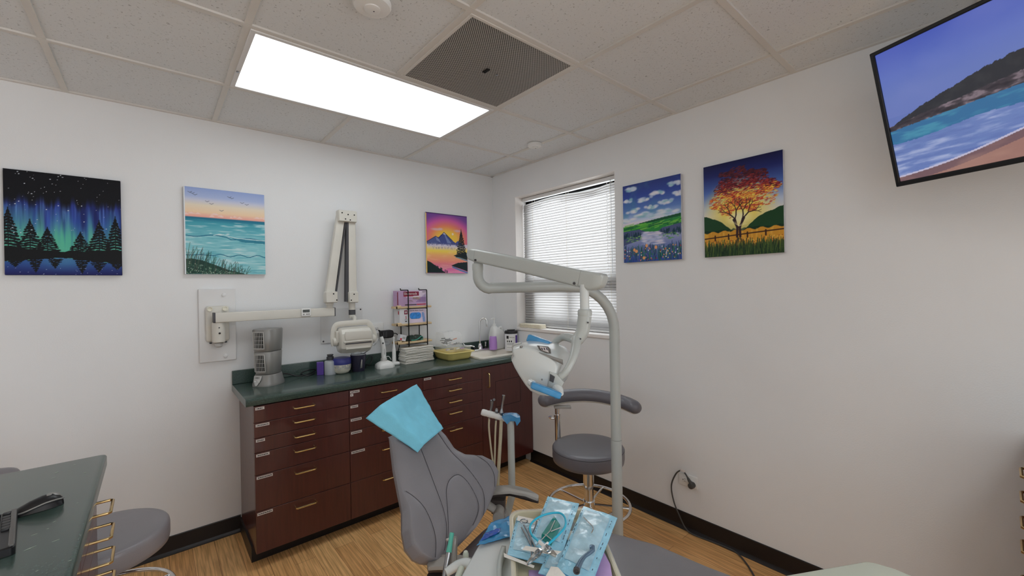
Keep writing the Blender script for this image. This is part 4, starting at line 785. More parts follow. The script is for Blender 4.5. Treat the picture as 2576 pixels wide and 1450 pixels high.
text('title_lettering', 'Nitrile Exam Gloves', (-.917, y-.0008, z0+.092), EX, up, .0125, 'blackp', t, sx=1.12)
g = MB(); g.puff([V((-.868+x, y-.0012, z0+.058+z)) for x, z in rrect(-.05, .045, -.026, .022, .02)], EYn, .001, edge=.0005, steps=1); g.build('blue_glove_picture', 'gblue', t)
g = MB(); g.puff([V((x, y-.0012, z0+z)) for x, z in ((-.817, .075), (-.806, .082), (-.797, .07), (-.79, .03), (-.79, .006), (-.806, .006), (-.812, .04))], EYn, .001, edge=.0005, steps=1); g.build('pale_glove_picture', 'gblue2', t)
g = MB(); g.box((-.9984, -.115, z0+.07), (-.998, -.10, z0+.095)); g.build('side_badge', 'red', t, smooth=False)
# bottom tier
z0 = SZ[2]+.0085
t = thing('small_carton', 'small white carton with a red corner leaning on the bottom tier', 'box', (-.985, -.1, z0)); exx = V((.95, 0, -.25)).normalized(); uz = V((.25, 0, .95)).normalized()
MB().obox((-.975, -.105, z0+.032), exx, (0, 1, 0), uz, .05, .05, .045).build('carton', 'gbox', t, bevel=.001); MB().obox(V((-.975, -.1305, z0+.032))-exx*.016-uz*.012, exx, (0, 1, 0), uz, .014, .0008, .014).build('red_corner', 'red', t, smooth=False); MB().obox(V((-.975, -.1305, z0+.032))+exx*.006, exx, (0, 1, 0), uz, .024, .0006, .016).build('print_block', 'silverl', t, smooth=False)
t = thing('safety_goggles', 'dark green tinted goggles lying on the bottom rack tier', 'goggles', (-.87, -.09, z0))
g = MB().rings([[V((x, -.095+dy*k, z0+.003+zz*k)) for dy, zz in ((-.03, 0), (-.03, .02), (-.015, .038), (.01, .04), (.03, .02), (.03, 0))] for x, k in ((-.935, .5), (-.92, .9), (-.88, 1), (-.87, .8), (-.855, 1), (-.815, .9), (-.8, .5))]).build('lens', 'green', t)
MB().tube([(-.93, -.09, z0+.012), (-.9, -.125, z0+.006), (-.86, -.13, z0+.01), (-.82, -.125, z0+.03), (-.80, -.11, z0+.012), (-.83, -.13, z0+.004)], .003, 8, sub=6).build('strap', 'teal', t)
# yellow tub with clear box
q = V((-.583, -.195, CT)); t = thing('instrument_tub', 'yellow plastic tub with a wide rim on the worktop', 'tub', q)
def ob(w_, d_, r, z): return [q+V((x, y, z)) for x, y in rrect(-w_/2, w_/2, -d_/2, d_/2, r, 5)]
g = MB().rings([ob(.18, .21, .03, 0), ob(.205, .235, .035, .012), ob(.225, .25, .035, .055), ob(.262, .29, .045, .058), ob(.262, .29, .045, .062), ob(.215, .24, .03, .062), ob(.195, .22, .03, .012)], True, False); g.f.append(tuple(range(24))); g.m.append(0); g.f.append(tuple(range(144, 168))); g.m.append(0); g.build('tub_shell', 'yellow', t, ang=50)
tz = CT+.06
t = thing('clear_organizer', 'clear plastic organizer box with a sloped lid full of small instruments', 'organizer box', (-.59, -.16, tz))
g = MB().rings([[V((-.570+x, -.175+y, tz+z)) for x, y in rrect(-.105, .105, -.115, .115, .02, 4)] for z in (.003, .03)], True, False); g.build('tray_base', 'clear', t)
g = MB().rings([[V((x, -.16+y, tz+z)) for y, z in ((-.075, .032), (-.075, .115), (-.03, .15), (.06, .15), (.075, .13), (.075, .032))] for x in (-.672, -.517)], True, True); g.build('sloped_case', 'clear', t, ang=30)
MB().puff([V((-.570+x, -.175+y, tz+.032)) for x, y in rrect(-.108, .108, -.118, .118, .02, 4)], up, .002, edge=.001, steps=2).build('tray_lid', 'clear', t)
MB().tube([V((-.60, -.16, tz+.152)), V((-.58, -.16, tz+.155)), V((-.56, -.16, tz+.152))], .006, 8, sub=4, flat=.4).build('lid_knob', 'clear2', t)
r = random.Random(11); kinds = ['steel', 'xrayd', 'orange', 'white', 'steel', 'xrayd', 'steel', 'silver']
for k in range(22):
    p = V((r.uniform(-.64, -.52), r.uniform(-.215, -.115), tz+r.uniform(.042, .095))); d = V((r.uniform(.5, 1), r.uniform(-.4, .4), r.uniform(-.2, .35))).normalized()*r.uniform(.014, .032)
    p.x = min(max(p.x-.016, -.637), -.552)
    tag(MB().tube([p-d, p-d*.3, p+d*.3, p+d], [.0032, .0045, .003, .0048], 8).build('instrument_clip', kinds[k % 8], loc=p), ['bright steel', 'dark grey', 'orange', 'white', 'bright steel', 'dark grey', 'bright steel', 'silver grey'][k % 8]+' small instrument heaped inside the clear organizer box', 'instrument', ['steel', 'dark', 'orange', 'white', 'steel', 'dark', 'steel', 'silver'][k % 8]+' instruments in the organizer')
for k in range(9):
    p = V((r.uniform(-.65, -.50), r.uniform(-.27, -.21), tz+.016)); d = V((r.uniform(.5, 1), r.uniform(-.4, .4), 0)).normalized()*.016
    tag(MB().tube([p-d, p+d], .004, 8).build('instrument_tip', ['lilac', 'white', 'xrayd'][k % 3], loc=p), ['lilac', 'white', 'dark grey'][k % 3]+' instrument tip lying in the low front of the clear organizer', 'instrument', ['lilac', 'white', 'dark'][k % 3]+' tips in the organizer tray')
# cups, jug, wipes
for k in range(5):
    q = V((-.14, -.15, CT+.0165+k*.013)); prof = [(.035, 0), (.0355, .004), (.030, .06), (.026, .064), (.024, .064), (.028, .058), (.033, .003)]
    tag(MB().lathe(q, prof, seg=26, cap=False).build('plastic_cup', 'lilac', loc=q), ['lilac plastic cup, lowest of the upturned nest beside the tap', 'lilac plastic cup, second from the bottom of the nest by the tap', 'lilac plastic cup, third from the bottom of the nest by the tap', 'lilac plastic cup, fourth from the bottom of the nest by the tap', 'lilac plastic cup on top of the upturned nest'][k], 'cup', 'nested lilac cups by the tap')
q = V((-.085, -.055, CT+.002)); t = thing('soap_jug', 'white gallon soap jug with a pump, behind the lilac cups', 'jug', (-.074, -.118, CT+.016))
q = V((-.074, -.118, CT+.016)); 
def jr(w_, d_, z, dx=0): return [q+V((x+dx, y, z)) for x, y in rrect(-w_/2, w_/2, -d_/2, d_/2, min(w_, d_)*.3, 4)]
MB().rings([jr(.13, .09, 0), jr(.135, .095, .006), jr(.135, .095, .125), jr(.12, .088, .150), jr(.08, .07, .178, -.015), jr(.045, .045, .192, -.026), jr(.04, .04, .2, -.026)]).build('jug_body', 'white', t, ang=60)
MB().tube([q+V((.01, -.02, .178)), q+V((.035, -.02, .19)), q+V((.045, -.02, .17)), q+V((.045, -.02, .14))], .009, 10, sub=5).build('jug_handle', 'white', t)
qp = q+V((-.026, 0, .2)); MB().lathe(qp, [(.018, 0), (.018, .02), (.006, .022), (.005, .06), (.008, .062), (.010, .072), (.004, .076)], seg=18).build('pump', 'white', t)
MB().tube([qp+V((0, 0, .068)), qp+V((-.03, -.004, .068)), qp+V((-.042, -.006, .06))], [.007, .006, .004], 10, sub=4, flat=.7).build('spout', 'white', t)
q = V((-.064, -.305, CT+.0165)); t = thing('wipes_canister', 'white disinfectant wipes canister with a black lid by the window sill', 'canister', q)
MB().lathe(q, [(.052, 0), (.055, .005), (.055, .145), (.053, .15)], seg=36).build('canister_body', 'gbox', t)
MB().lathe(q, [(.057, .146), (.057, .162), (.052, .170), (.035, .173), (.035, .178), (.012, .179)], seg=36).build('lid', 'black', t)
a_ = (CAM-q); a_.z = 0; a_.normalize(); a0 = math.degrees(math.atan2(a_.y, a_.x))
def wrap(name, m, d0, d1, z0, z1, rr_=.0554, par=None):
    g = MB(); n = 10; g.rings([[q+V((math.cos(R(a0+d0+(d1-d0)*k/n))*rr_, math.sin(R(a0+d0+(d1-d0)*k/n))*rr_, z)) for k in range(n+1)] for z in (z0, z1)], False, False); return g.build(name, m, par or t)
lb = wrap('paper_label', 'white', -46, 40, .02, .135); wrap('black_patch', 'blackp', -44, -22, .105, .130, .0558, lb); wrap('purple_patch', 'purple', 42, 72, .06, .132, .0556)
for k, dd in enumerate((-34, -16, 2)): wrap('round_icon', 'blackp', dd-5, dd+5, .076, .090, .0558, lb)
for z in (.066, .060, .054, .03): wrap('text_line', 'xrayd', -40, 30, z, z+.0018, .0558, lb)
s_ = V((math.cos(R(a0-16)), math.sin(R(a0-16)), 0)); text('brand_lettering', 'Sani-Cloth', q+s_*.0562+up*.115, up.cross(s_), up, .011, 'blackp', lb)
# folded cloth on the sill
q = V((.035, -.42, WZ0+.003)); 
t = thing('folded_cloth', 'folded cream cloth lying on the window sill beside the blind', 'cloth', q)
for k in range(3): MB().puff([q+V((x+.003*k, y+.004*k, .006+k*.010)) for x, y in rrect(-.045, .035, -.19, .075, .02)], up, .0055, edge=.005, steps=3).build('fold_layer', 'creamf', t)
# ------------------------------------------------------------------ wall mounted x-ray unit
xr = thing('wall_xray_unit', 'ivory wall mounted dental x-ray unit with folding scissor arm', 'x-ray machine', (-2.1, 0, 1.25))
MB().box((-2.193, -.019, 1.055), (-2.012, -.001, 1.485)).build('backing_board', 'whitem', xr, bevel=.003)
g = MB()
for x, z in ((-2.07, 1.45), (-2.068, 1.085)): g.lathe((x, -.019, z), [(.011, 0), (.011, .006), (.006, .008)], ax=(0, -1, 0), seg=18)
g.build('plug_cap', 'whitem', xr)
MB().puff([V((x, -.030, z)) for x, z in rrect(-2.163, -2.047, 1.175, 1.385, .015)], EYn, .011, edge=.008, steps=3).build('mounting_plate', 'xray', xr)
for x in (-2.142, -2.068):
    g = MB().lathe((x, -.040, 1.368), [(.014, 0), (.014, .008), (.011, .008), (.010, .004), (.004, .003)], ax=(0, -1, 0), seg=24).build('screw_cap', 'cream', xr)
MB().lathe((-2.105, -.075, 1.17), [(.02, .0), (.032, .006), (.032, .118), (.028, .122)], seg=28).build('pivot_housing', 'xray', xr)
MB().lathe((-2.105, -.075, 1.145), [(.012, 0), (.02, .006), (.021, .024)], seg=24).build('pivot_knob', 'silverl', xr)
g = MB(); g.lathe((-2.105, -.107, 1.26), [(.0035, 0), (.0035, -.003), (.001, -.003)], ax=(0, 1, 0), seg=10); g.lathe((-2.103, -.107, 1.228), [(.006, 0), (.005, -.006), (.001, -.007)], ax=(0, 1, 0), seg=10); g.build('set_screw', 'black', xr)
for x in (-2.14, -2.066): MB().lathe((x, -.03, 1.165), [(.006, 0), (.006, .006)], seg=10).build('cable_gland', 'black', xr)
g = MB().rings([[V((x, -.085+y, z+1.3185)) for y, z in rrect(-.028, .028, -.028, .028, .004, 3)] for x in (-2.125, -1.462)]); g.build('horizontal_arm', 'xray', xr, ang=30)
for x0, x1 in ((-2.132, -2.122), (-1.462, -1.456)):
    MB().rings([[V((x, -.085+y, z+1.3185)) for y, z in rrect(-.029, .029, -.029, .029, .004, 3)] for x in (x0, x1)]).build('arm_end_cap', 'xrayd', xr, ang=30)
# timer
q = V((-1.642, -.118, 1.325)); tm = thing('kitchen_timer', 'small white digital timer clipped on the x-ray arm', 'timer', q)
MB().puff([q+V((x, 0, z)) for x, z in rrect(-.029, .029, -.026, .026, .006)], EYn, .005, edge=.003, steps=3).build('timer_case', 'white', tm)
lc = MB().puff([q+V((x, -.0055, .009+z)) for x, z in rrect(-.021, .021, -.009, .009, .002)], EYn, .0008, edge=.0004, steps=1).build('display', 'screenlcd', tm)
text('display_digits', '00:00', q+V((-.016, -.0066, .003)), EX, up, .014, 'blackp', lc)
for x in (-.015, .004, .016): MB().lathe(q+V((x, -.005, -.012)), [(.0042, 0), (.0042, .001), (.003, .0018)], ax=(0, -1, 0), seg=12).build('button', 'silver', tm)
# scissor arms (lie parallel to the wall)
ya = -.10
def beam(a, b, w0, w1, y, m, name, d=.044):
    a, b = V((a[0], y, a[1])), V((b[0], y, b[1])); t_ = (b-a).normalized(); s_ = t_.cross(V((0, 1, 0))).normalized()
    return MB().rings([[p+s_*x+V((0, yy, 0)) for x, yy in rrect(-w_/2, w_/2, -d/2, d/2, .006, 3)] for p, w_ in ((a, w0), (b, w1))]).build(name, m, xr, ang=30)
pl_ = lambda x, y, yy=ya: (lambda p: (p.x, p.z))(PY(x, y, yy))
top = pl_(870, 546); jl = pl_(830, 748); jr_ = pl_(885, 748)
beam((jl[0], jl[1]+.03), (top[0]-.034, top[1]+.01), .058, .052, ya+.004, 'xray', 'lower_arm'); beam((jr_[0], jr_[1]+.03), (top[0]+.034, top[1]+.01), .058, .052, ya, 'xray', 'upper_arm')
beam((jl[0]+.036, jl[1]+.03), (top[0]-.004, top[1]-.02), .011, .011, ya-.004, 'xrayd', 'arm_channel', .036); beam((jr_[0]-.04, jr_[1]-.03), (top[0]+.004, top[1]-.02), .024, .018, ya-.006, 'xrayd', 'arm_channel', .036)
def jbox(c, w_, h_, name='joint_cover', d=.066):
    return MB().puff([V((c[0]+x, ya-.012, c[1]+z)) for x, z in rrect(-w_/2, w_/2, -h_/2, h_/2, .009)], EYn, d/2, edge=.006, steps=3).build(name, 'xray', xr)
b1 = jbox(top, .128, .082, 'apex_cover'); b2 = jbox((jl[0], jl[1]), .082, .078); b3 = jbox((jr_[0], jr_[1]), .070, .078)
for par, pts in ((b1, ((-.04, .018), (0, .01), (.042, .01), (-.018, -.022), (.014, -.026))), (b2, ((.01, .022), (.03, -.02))), (b3, ((0, .02), (-.02, -.02)))):
    c_ = {id(b1): top, id(b2): jl, id(b3): jr_}[id(par)]
    g = MB()
    for x, z in pts: g.lathe((c_[0]+x, ya-.0455, c_[1]+z), [(.0045, 0), (.0045, .0012), (.001, .0012)], ax=(0, -1, 0), seg=10)
    g.build('screw_hole', 'darkvoid', par)
MB().lathe((jl[0], ya+.01, 1.346), [(.020, 0), (.020, .018), (.026, .02), (.026, jl[1]-.039-1.346)], seg=24).build('lower_pivot', 'xray', xr)
MB().lathe((jr_[0], ya, 1.27), [(.022, 0), (.022, jr_[1]-.04-1.27)], seg=24).build('head_stem', 'xray', xr)
MB().lathe((jr_[0], ya, 1.292), [(.0225, 0), (.0225, .035)], seg=24).build('stem_band', 'xrayd', xr)
# head with yoke
hc = V((-1.364, -.20, 1.14)); hx = V((1, -.08, 0)).normalized(); hy = hx.cross(up)*-1
yk = V((jr_[0], ya, 1.27))
def hp(x, y, z): return hc+hx*x+hy*y+up*z
g = MB(); yoke = [hp(-.128, 0, -.04), hp(-.135, 0, 0), hp(-.132, 0, .05), hp(-.122, 0, .085), hp(-.095, 0, .099), hp(0, 0, .102), hp(.075, 0, .102), hp(.10, 0, .09), hp(.125, 0, .04), hp(.136, 0, 0), hp(.132, 0, -.03)]
g.tube(yoke, .0095, 10, sub=4, flat=2.0); g.build('yoke', 'xray', xr)
MB().tube([yk+V((0, 0, .01)), yk-V((0, .05, .0)), hp(.0, 0, .103)], .014, 12).build('yoke_stem', 'xray', xr)
for sg in (-1, 1):
    c_ = hp(sg*.132, 0, -.015); MB().lathe(c_-hx*sg*.02, [(.030, 0), (.030, .018), (.024, .026), (.014, .028)], ax=hx*sg, seg=24).build('trunnion_cap', 'xray', xr)
def hr(x, k, zc=0): 
    pr = [(-.075, -.055), (-.082, 0), (-.078, .045), (-.055, .072), (0, .082), (.055, .075), (.075, .05), (.08, 0), (.07, -.06), (.03, -.09), (-.03, -.09)]
    return [hp(x, y*k, z*k-.005) for y, z in pr]
hd = MB().rings([hr(-.108, .72), hr(-.104, .86), hr(-.095, .95), hr(-.06, 1), hr(.05, 1), hr(.088, .97), hr(.1, .86), hr(.106, .7)]).build('tube_head', 'xray', xr, ang=32)
q_ = lambda x, s_, o: hp(x, -.082-o+.0*s_, s_)
# moulded face panel: raised plate and louvre grooves on the room side
def fpanel(name, zs_, x0, x1, y, nz, h_=.006, ins=.006): MB().puff([hp(x, y, z) for x, z in ((x0+ins, zs_[0]), (x0, (zs_[0]+zs_[1])/2), (x0+ins, zs_[1]), (0, zs_[1]+.003), (x1-ins, zs_[1]), (x1, (zs_[0]+zs_[1])/2), (x1-ins, zs_[0]), (0, zs_[0]))], V((0, -1, nz)), h_, edge=.006, steps=3).build(name, 'xray', hd)
fpanel('upper_panel', (-.004, .052), -.084, .092, -.081, .06); fpanel('belt_ridge', (-.020, -.010), -.09, .094, -.082, 0, .007, .002); fpanel('lower_panel', (-.066, -.034), -.078, .09, -.071, -.3)
g = MB(); g.puff([hp(x, -.0775, z) for x, z in ((-.08, -.031), (-.074, -.023), (.09, -.023), (.09, -.031))], V((0, -1, -.1)), .005, edge=.002, steps=2); g.build('louvre_groove', 'xrayd', hd)
MB().box(hp(-.122, -.03, -.02), hp(-.108, .03, .055)).build('side_pad', 'xray', xr, bevel=.003)
MB().lathe(hp(.01, 0, -.09), [(.036, 0), (.034, -.012), (.03, -.018)], seg=24).build('beam_port', 'clear2', xr)
# white access plate behind the head
t = thing('access_plate', 'thin white screwed access plate on the wall behind the x-ray head', 'wall plate', (-1.375, 0, 1.215))
MB().box((-1.522, -.008, 1.098), (-1.231, -.001, 1.338)).build('plate', 'whitem', t, bevel=.002)
g = MB()
for x, z in ((-1.507, 1.113), (-1.246, 1.322), (-1.246, 1.113), (-1.507, 1.322)): g.lathe((x, -.008, z), [(.006, 0), (.005, .003), (.001, .003)], ax=(0, -1, 0), seg=12)
g.build('screw', 'xrayd', t)
# ------------------------------------------------------------------ operator stools
def stool(c, zs, r_, label, arm_pts, post, m, ring_z=.235, ring_r=.225, armr=.043):
    c = V((c[0], c[1], 0)); t = thing('operator_stool', label, 'stool', c)
    MB().lathe(c+up*zs, [(.02, -.085), (r_*.93, -.085), (r_*.985, -.078), (r_, -.06), (r_, -.020), (r_*.99, -.009), (r_*.97, -.003), (r_*.94, .000), (r_*.8, .002), (.02, .004)], seg=64).build('seat', m, t, ang=50)
    if post[0] > -2: MB().tube([c+up*(zs-.012)+V((math.cos(a), math.sin(a), 0))*r_*.99 for a in np.linspace(0, 2*math.pi, 49)[:-1]], .0022, 6, closed=True).build('seat_piping', 'seam', t)
    MB().lathe(c, [(.06, zs-.1), (.06, zs-.087)], seg=20).build('seat_plate', 'blackm', t)
    g = MB(); g.lathe(c, [(.022, zs-.14), (.022, zs-.1)], seg=24); g.build('upper_column', 'black', t)
    g = MB(); g.lathe(c, [(.026, .08), (.026, zs-.215), (.03, zs-.213), (.03, zs-.14), (.026, zs-.138)], seg=28); g.build('gas_column', 'chrome', t)
    MB().tube([c+V((math.cos(a)*ring_r, math.sin(a)*ring_r, ring_z)) for a in np.linspace(0, 2*math.pi, 65)[:-1]], .0085, 10, closed=True).build('foot_ring', 'chrome', t)
    g = MB()
    for k in range(5): a = 2*math.pi*k/5+.3; d = V((math.cos(a), math.sin(a), 0)); g.tube([c+d*.03+up*(ring_z-.0), c+d*ring_r+up*ring_z], .006, 8)
    g.lathe(c, [(.034, ring_z-.02), (.034, ring_z+.02)], seg=20); g.build('ring_spokes', 'chrome', t)
    for k in range(5):
        a = 2*math.pi*k/5+.1; d = V((math.cos(a), math.sin(a), 0)); l = MB().tube([c+up*.1, c+d*.12+up*.095, c+d*.27+up*.07], [.03, .022, .015], 12, flat=.6).build('leg', 'chrome', t)
        w_ = MB(); s_ = d.cross(up)
        for sg in (-1, 1): w_.cyl(c+d*.27+up*.027+s_*sg*.006, c+d*.27+up*.027+s_*sg*.02, .026, seg=18)
        w_.cyl(c+d*.27+up*.03, c+d*.27+up*.07, .008, seg=8); w_.build('caster', 'black', l)
    if arm_pts:
        ap = spline([V(p) for p in arm_pts], 7); n = len(ap); rr_ = [armr*(max(0, 1-(1-min(1, (min(i, n-1-i)+.25)/4.5))**2))**.5 for i in range(n)]
        MB().tube(ap, rr_, 18, flat=.92).build('support_arm', m, t, ang=70)
        if post[0] > -2: MB().tube([p-up*(armr*.72) for p in ap[3:-3]], armr*.7, 10, flat=.35).build('arm_underplate', 'xray', t)
        p = V(post); sp = MB(); sp.lathe(p, [(.017, zs-.05), (.017, .68), (.0215, .68), (.0215, .705), (.015, .706), (.015, .745)], seg=20); sp.tube([V((p.x, p.y, zs-.05)), V((p.x, p.y, zs-.13)), c+up*(zs-.12)], .013, 10); sp.build('arm_post', 'chrome', t)
        k_ = MB().tube([p+up*.68, p+up*.68-cr*.04, p+up*.692-cr*.045], [.006, .006, .012], 10).build('height_lever', 'chrome', t)
        if p.x > -2: MB().obox(p+up*.748+cr*.03, cr, up, cf, .10, .014, .035).build('arm_bracket', 'arm', t, bevel=.003)
    return t
sc_ = V((-.545, -1.523, 0))
cfh = V((cf.x, cf.y, 0)).normalized(); crh = V((cr.x, cr.y, 0)).normalized()
ap = []
for o, d, z in ((-.25, .08, .796), (-.20, .14, .792), (-.10, .20, .792), (.03, .22, .790), (.15, .19, .781), (.25, .12, .764), (.30, .03, .752)): q = sc_+crh*o+cfh*d; ap.append((q.x, q.y, z))
pq = sc_-crh*.155+cfh*.125
stool((sc_.x, sc_.y), .565, .2, 'grey round stool with a curved support arm by the window wall', ap, (pq.x, pq.y, 0), 'vinyl2')
s2 = V((-2.585, -.70, 0))
ap2 = []
for a in range(0, 7):
    th_ = R(70+a*26); q = s2+V((math.cos(th_)*.30, math.sin(th_)*.30, 0)); ap2.append((q.x, q.y, .70+.01*a))
stool((-2.565, -.735), .52, .215, 'grey round stool half tucked behind the green desk', [(-3.06, -.48, .712), (-3.03, -.42, .716), (-2.97, -.37, .718), (-2.90, -.35, .716), (-2.83, -.36, .708)], (-2.88, -.46, 0), 'vinyl3')
# ------------------------------------------------------------------ dental chair
aC = R(22); thC = R(50); lat = V((math.cos(aC), math.sin(aC), 0)); toe = V((math.sin(aC), -math.cos(aC), 0)); bup = (up*math.sin(thC)-toe*math.cos(thC)).normalized(); bn = lat.cross(bup).normalized()   # bn faces the sitter
if bn.dot(CAM-V((-1.5, -1.6, .6))) < 0: bn = -bn
cC = V((-1.497, -1.625, .643))
ch = thing('dental_chair', 'grey vinyl dental chair with a tapered reclined backrest', 'dental chair', (-1.35, -2.1, 0))
def uv_(x, y): X = PP(x, y, cC, bn)-cC; return X.dot(lat), X.dot(bup)
L_ = sorted([uv_(*p) for p in [(978, 1070), (985, 1110), (992, 1180), (1003, 1240), (1012, 1290), (1012, 1345), (1020, 1385), (1040, 1410), (1060, 1418), (1090, 1421)]], key=lambda q: q[1])
R_ = sorted([uv_(*p) for p in [(1075, 1045), (1090, 1070), (1120, 1100), (1140, 1130), (1165, 1148), (1205, 1153), (1230, 1170), (1243, 1195), (1238, 1230), (1215, 1290), (1195, 1330), (1165, 1365), (1130, 1398)]], key=lambda q: q[1])
tb, tt_ = -.150, .325; NT, NS = 130, 110
def bl_(t): return float(np.interp(t, [q[1] for q in L_], [q[0] for q in L_]))
def br_(t): return float(np.interp(t, [q[1] for q in R_], [q[0] for q in R_]))
seams = [[(1046, 1138), (1066, 1190), (1085, 1245), (1103, 1300), (1110, 1350), (1108, 1402)], [(1092, 1098), (1130, 1150), (1168, 1195), (1198, 1240), (1206, 1280), (1205, 1315)], [(1013, 1243), (1045, 1280), (1068, 1325), (1080, 1370), (1082, 1412)],
         [(1190, 1155), (1215, 1180), (1228, 1205), (1231, 1236)], [(1115, 1385), (1112, 1290), (1110, 1245), (1120, 1216), (1142, 1205), (1165, 1225), (1185, 1262), (1192, 1290), (1185, 1320), (1172, 1345)]]
sm = []
for s_ in seams: sm.append([tuple((p-cC).dot(a) for a in (lat, bup)) for p in spline([PP(x, y, cC, bn) for x, y in s_], 8)])
def groove(u, t):
    d = 9
    for s_ in sm:
        for (x0, y0), (x1, y1) in zip(s_[:-1], s_[1:]):
            if min(y0, y1)-.03 > t or max(y0, y1)+.03 < t: continue
            dx, dy = x1-x0, y1-y0; k = max(0, min(1, ((u-x0)*dx+(t-y0)*dy)/(dx*dx+dy*dy+1e-12))); d = min(d, math.hypot(u-x0-k*dx, t-y0-k*dy))
    return .0035*math.exp(-(d/.004)**2)+.0035*math.exp(-(d/.018)**2)
def lens(t): 
    e0 = min(1, (t-tb)/.10); e1 = min(1, (tt_-t)/.06); f_ = lambda e: math.sqrt(max(0, 1-(1-max(0, e))**2)); return f_(e0)*f_(e1)
fr, bk = [], []
# smoothing of the outline width near the bottom (rounded chin)
for i in range(NT+1):
    t = tb+(tt_-tb)*i/NT; l0, r0 = bl_(t), br_(t)
    if t < tb+.03: k = math.sqrt(max(0, 1-((tb+.03-t)/.03)**2)); m_ = (l0+r0)/2; l0, r0 = m_+(l0-m_)*(.75+.25*k), m_+(r0-m_)*(.75+.25*k)
    ln = lens(t); row, rowb = [], []
    for j in range(NS+1):
        s_ = -1+2*j/NS; s2_ = math.copysign(abs(s_)**.85, s_); u = (l0+r0)/2+(r0-l0)/2*s2_; e = (1-abs(s2_)**3.2)**.5 if abs(s2_) < 1 else 0
        wing = .030*abs(s2_)**2.2*max(0, min(1, (.14-t)/.12))
        d = ln*(.038*e)+wing*min(1, e*3)-groove(u, t)*min(1, e*2)*ln-.02*(1-ln)
        row.append(cC+lat*u+bup*t+bn*d); rowb.append(cC+lat*u+bup*t-bn*(.05*ln*((1-abs(s2_)**5)**.5 if abs(s2_) < 1 else 0)+.02*(1-ln)-0*wing))
    fr.append(row); bk.append(rowb)
g = MB(); g.rings(fr, False, False); g.rings(bk, False, False)
# close the rims
for A, B in ((fr[0], bk[0]), (fr[-1], bk[-1])): g.rings([A, B], False, False)
g.build('backrest', 'vinyl', ch, ang=85)
def fpt(u, t):
    l0, r0 = bl_(t), br_(t); s2_ = (u-(l0+r0)/2)/((r0-l0)/2)
    if abs(s2_) > .95 or not tb+.02 < t < tt_-.01: return None
    ln = lens(t); e = (1-abs(s2_)**3.2)**.5; wing = .030*abs(s2_)**2.2*max(0, min(1, (.14-t)/.12))
    return cC+lat*u+bup*t+bn*(ln*(.038*e)+wing*min(1, e*3)-groove(u, t)*min(1, e*2)*ln-.02*(1-ln)+.0013)
g = MB()
for s_ in sm:
    run = [p for p in (fpt(*q) for q in s_) if p is not None]
    if len(run) > 2: g.tube(run, .0010, 6)
g.build('seam', 'seam', ch)
# headrest pad and its bracket
hcn = cC+bup*.40+lat*.0-bn*.02
MB().puff([hcn+lat*x+bup*y for x, y in rrect(-.055, .09, -.08, .055, .045)], bn, .028, edge=.03, steps=5).build('headrest', 'vinyl', ch, ang=70)
MB().obox(cC+bup*.33-bn*.045, lat, bup, bn, .06, .26, .012).build('headrest_bar', 'steel', ch, bevel=.003)
# backrest carrier
MB().obox(cC+bup*.08-bn*.06, lat, bup, bn, .16, .26, .025).build('back_shell', 'unitd', ch, bevel=.01)
# seat and leg rest: widths measured along the toe axis
c0 = V((-1.475, -1.675, 0)); zS = .48
sw = [(.00, .17), (.02, .215), (.07, .255), (.25, .295), (.52, .312), (.66, .31), (.84, .255), (1.0, .225), (1.2, .215), (1.36, .20), (1.42, .16), (1.44, .10)]
rg = []
for s_ in np.linspace(0, 1.44, 40):
    w_ = float(np.interp(s_, [a for a, _ in sw], [b for _, b in sw])); zz = zS+.012*math.sin(s_*2.2)-.0*s_; th_ = .05*min(1, .4+8*min(s_, 1.44-s_)); ring = []
    for k in range(36):
        a = 2*math.pi*k/36; q = lambda v, e: math.copysign(abs(v)**e, v); ring.append(c0+toe*s_+lat*(w_*q(math.cos(a), .55))+up*(zz-.05+th_*q(math.sin(a), .5)))
    rg.append(ring)
MB().rings(rg).build('seat', 'vinyl', ch, ang=70)
MB().rings([[c0+toe*(.30+y)+lat*x+up*z for x, y in rrect(-.15*k, .15*k, -.22*k, .32*k, .05)] for z, k in ((.0, 1.25), (.03, 1.25), (.06, 1.0), (.30, .8), (.36, 1.05), (.385, 1.1))]).build('pedestal', 'unit', ch, ang=40)
# hinge links and armrests
def armrest(side, rt, tip, name='armrest'):
    rt, tip = V(rt), V(tip); d = (tip-rt); d.z = 0; ln = d.length; d.normalize(); s_ = up.cross(d)*1
    prof = [(0, -.5), (.12, -.5), (.4, -.47), (.75, -.40), (1, -.30), (1.03, -.2), (1.03, .2), (1, .30), (.75, .46), (.4, .5), (.12, .5), (0, .5), (-.04, .3), (-.04, -.3)]
    W_ = .066
    def lay(dz, k, cv=1): return [rt+d*(ln*x)+s_*(W_*k*y)+up*(dz+cv*(.018*math.sin(max(0, min(1, x))*math.pi*.8)-.030*max(0, x)**2)) for x, y in prof]
    g = MB().rings([lay(-.006, 1), lay(0.0, .99), lay(.004, .92)]); a_ = g.build(name, 'arm', ch, ang=40)
    g = MB().rings([lay(-.019, .72), lay(-.016, .88), lay(-.007, .98)]); g.build('armrest_underside', 'brownd', a_, ang=40)
    return rt, d, s_
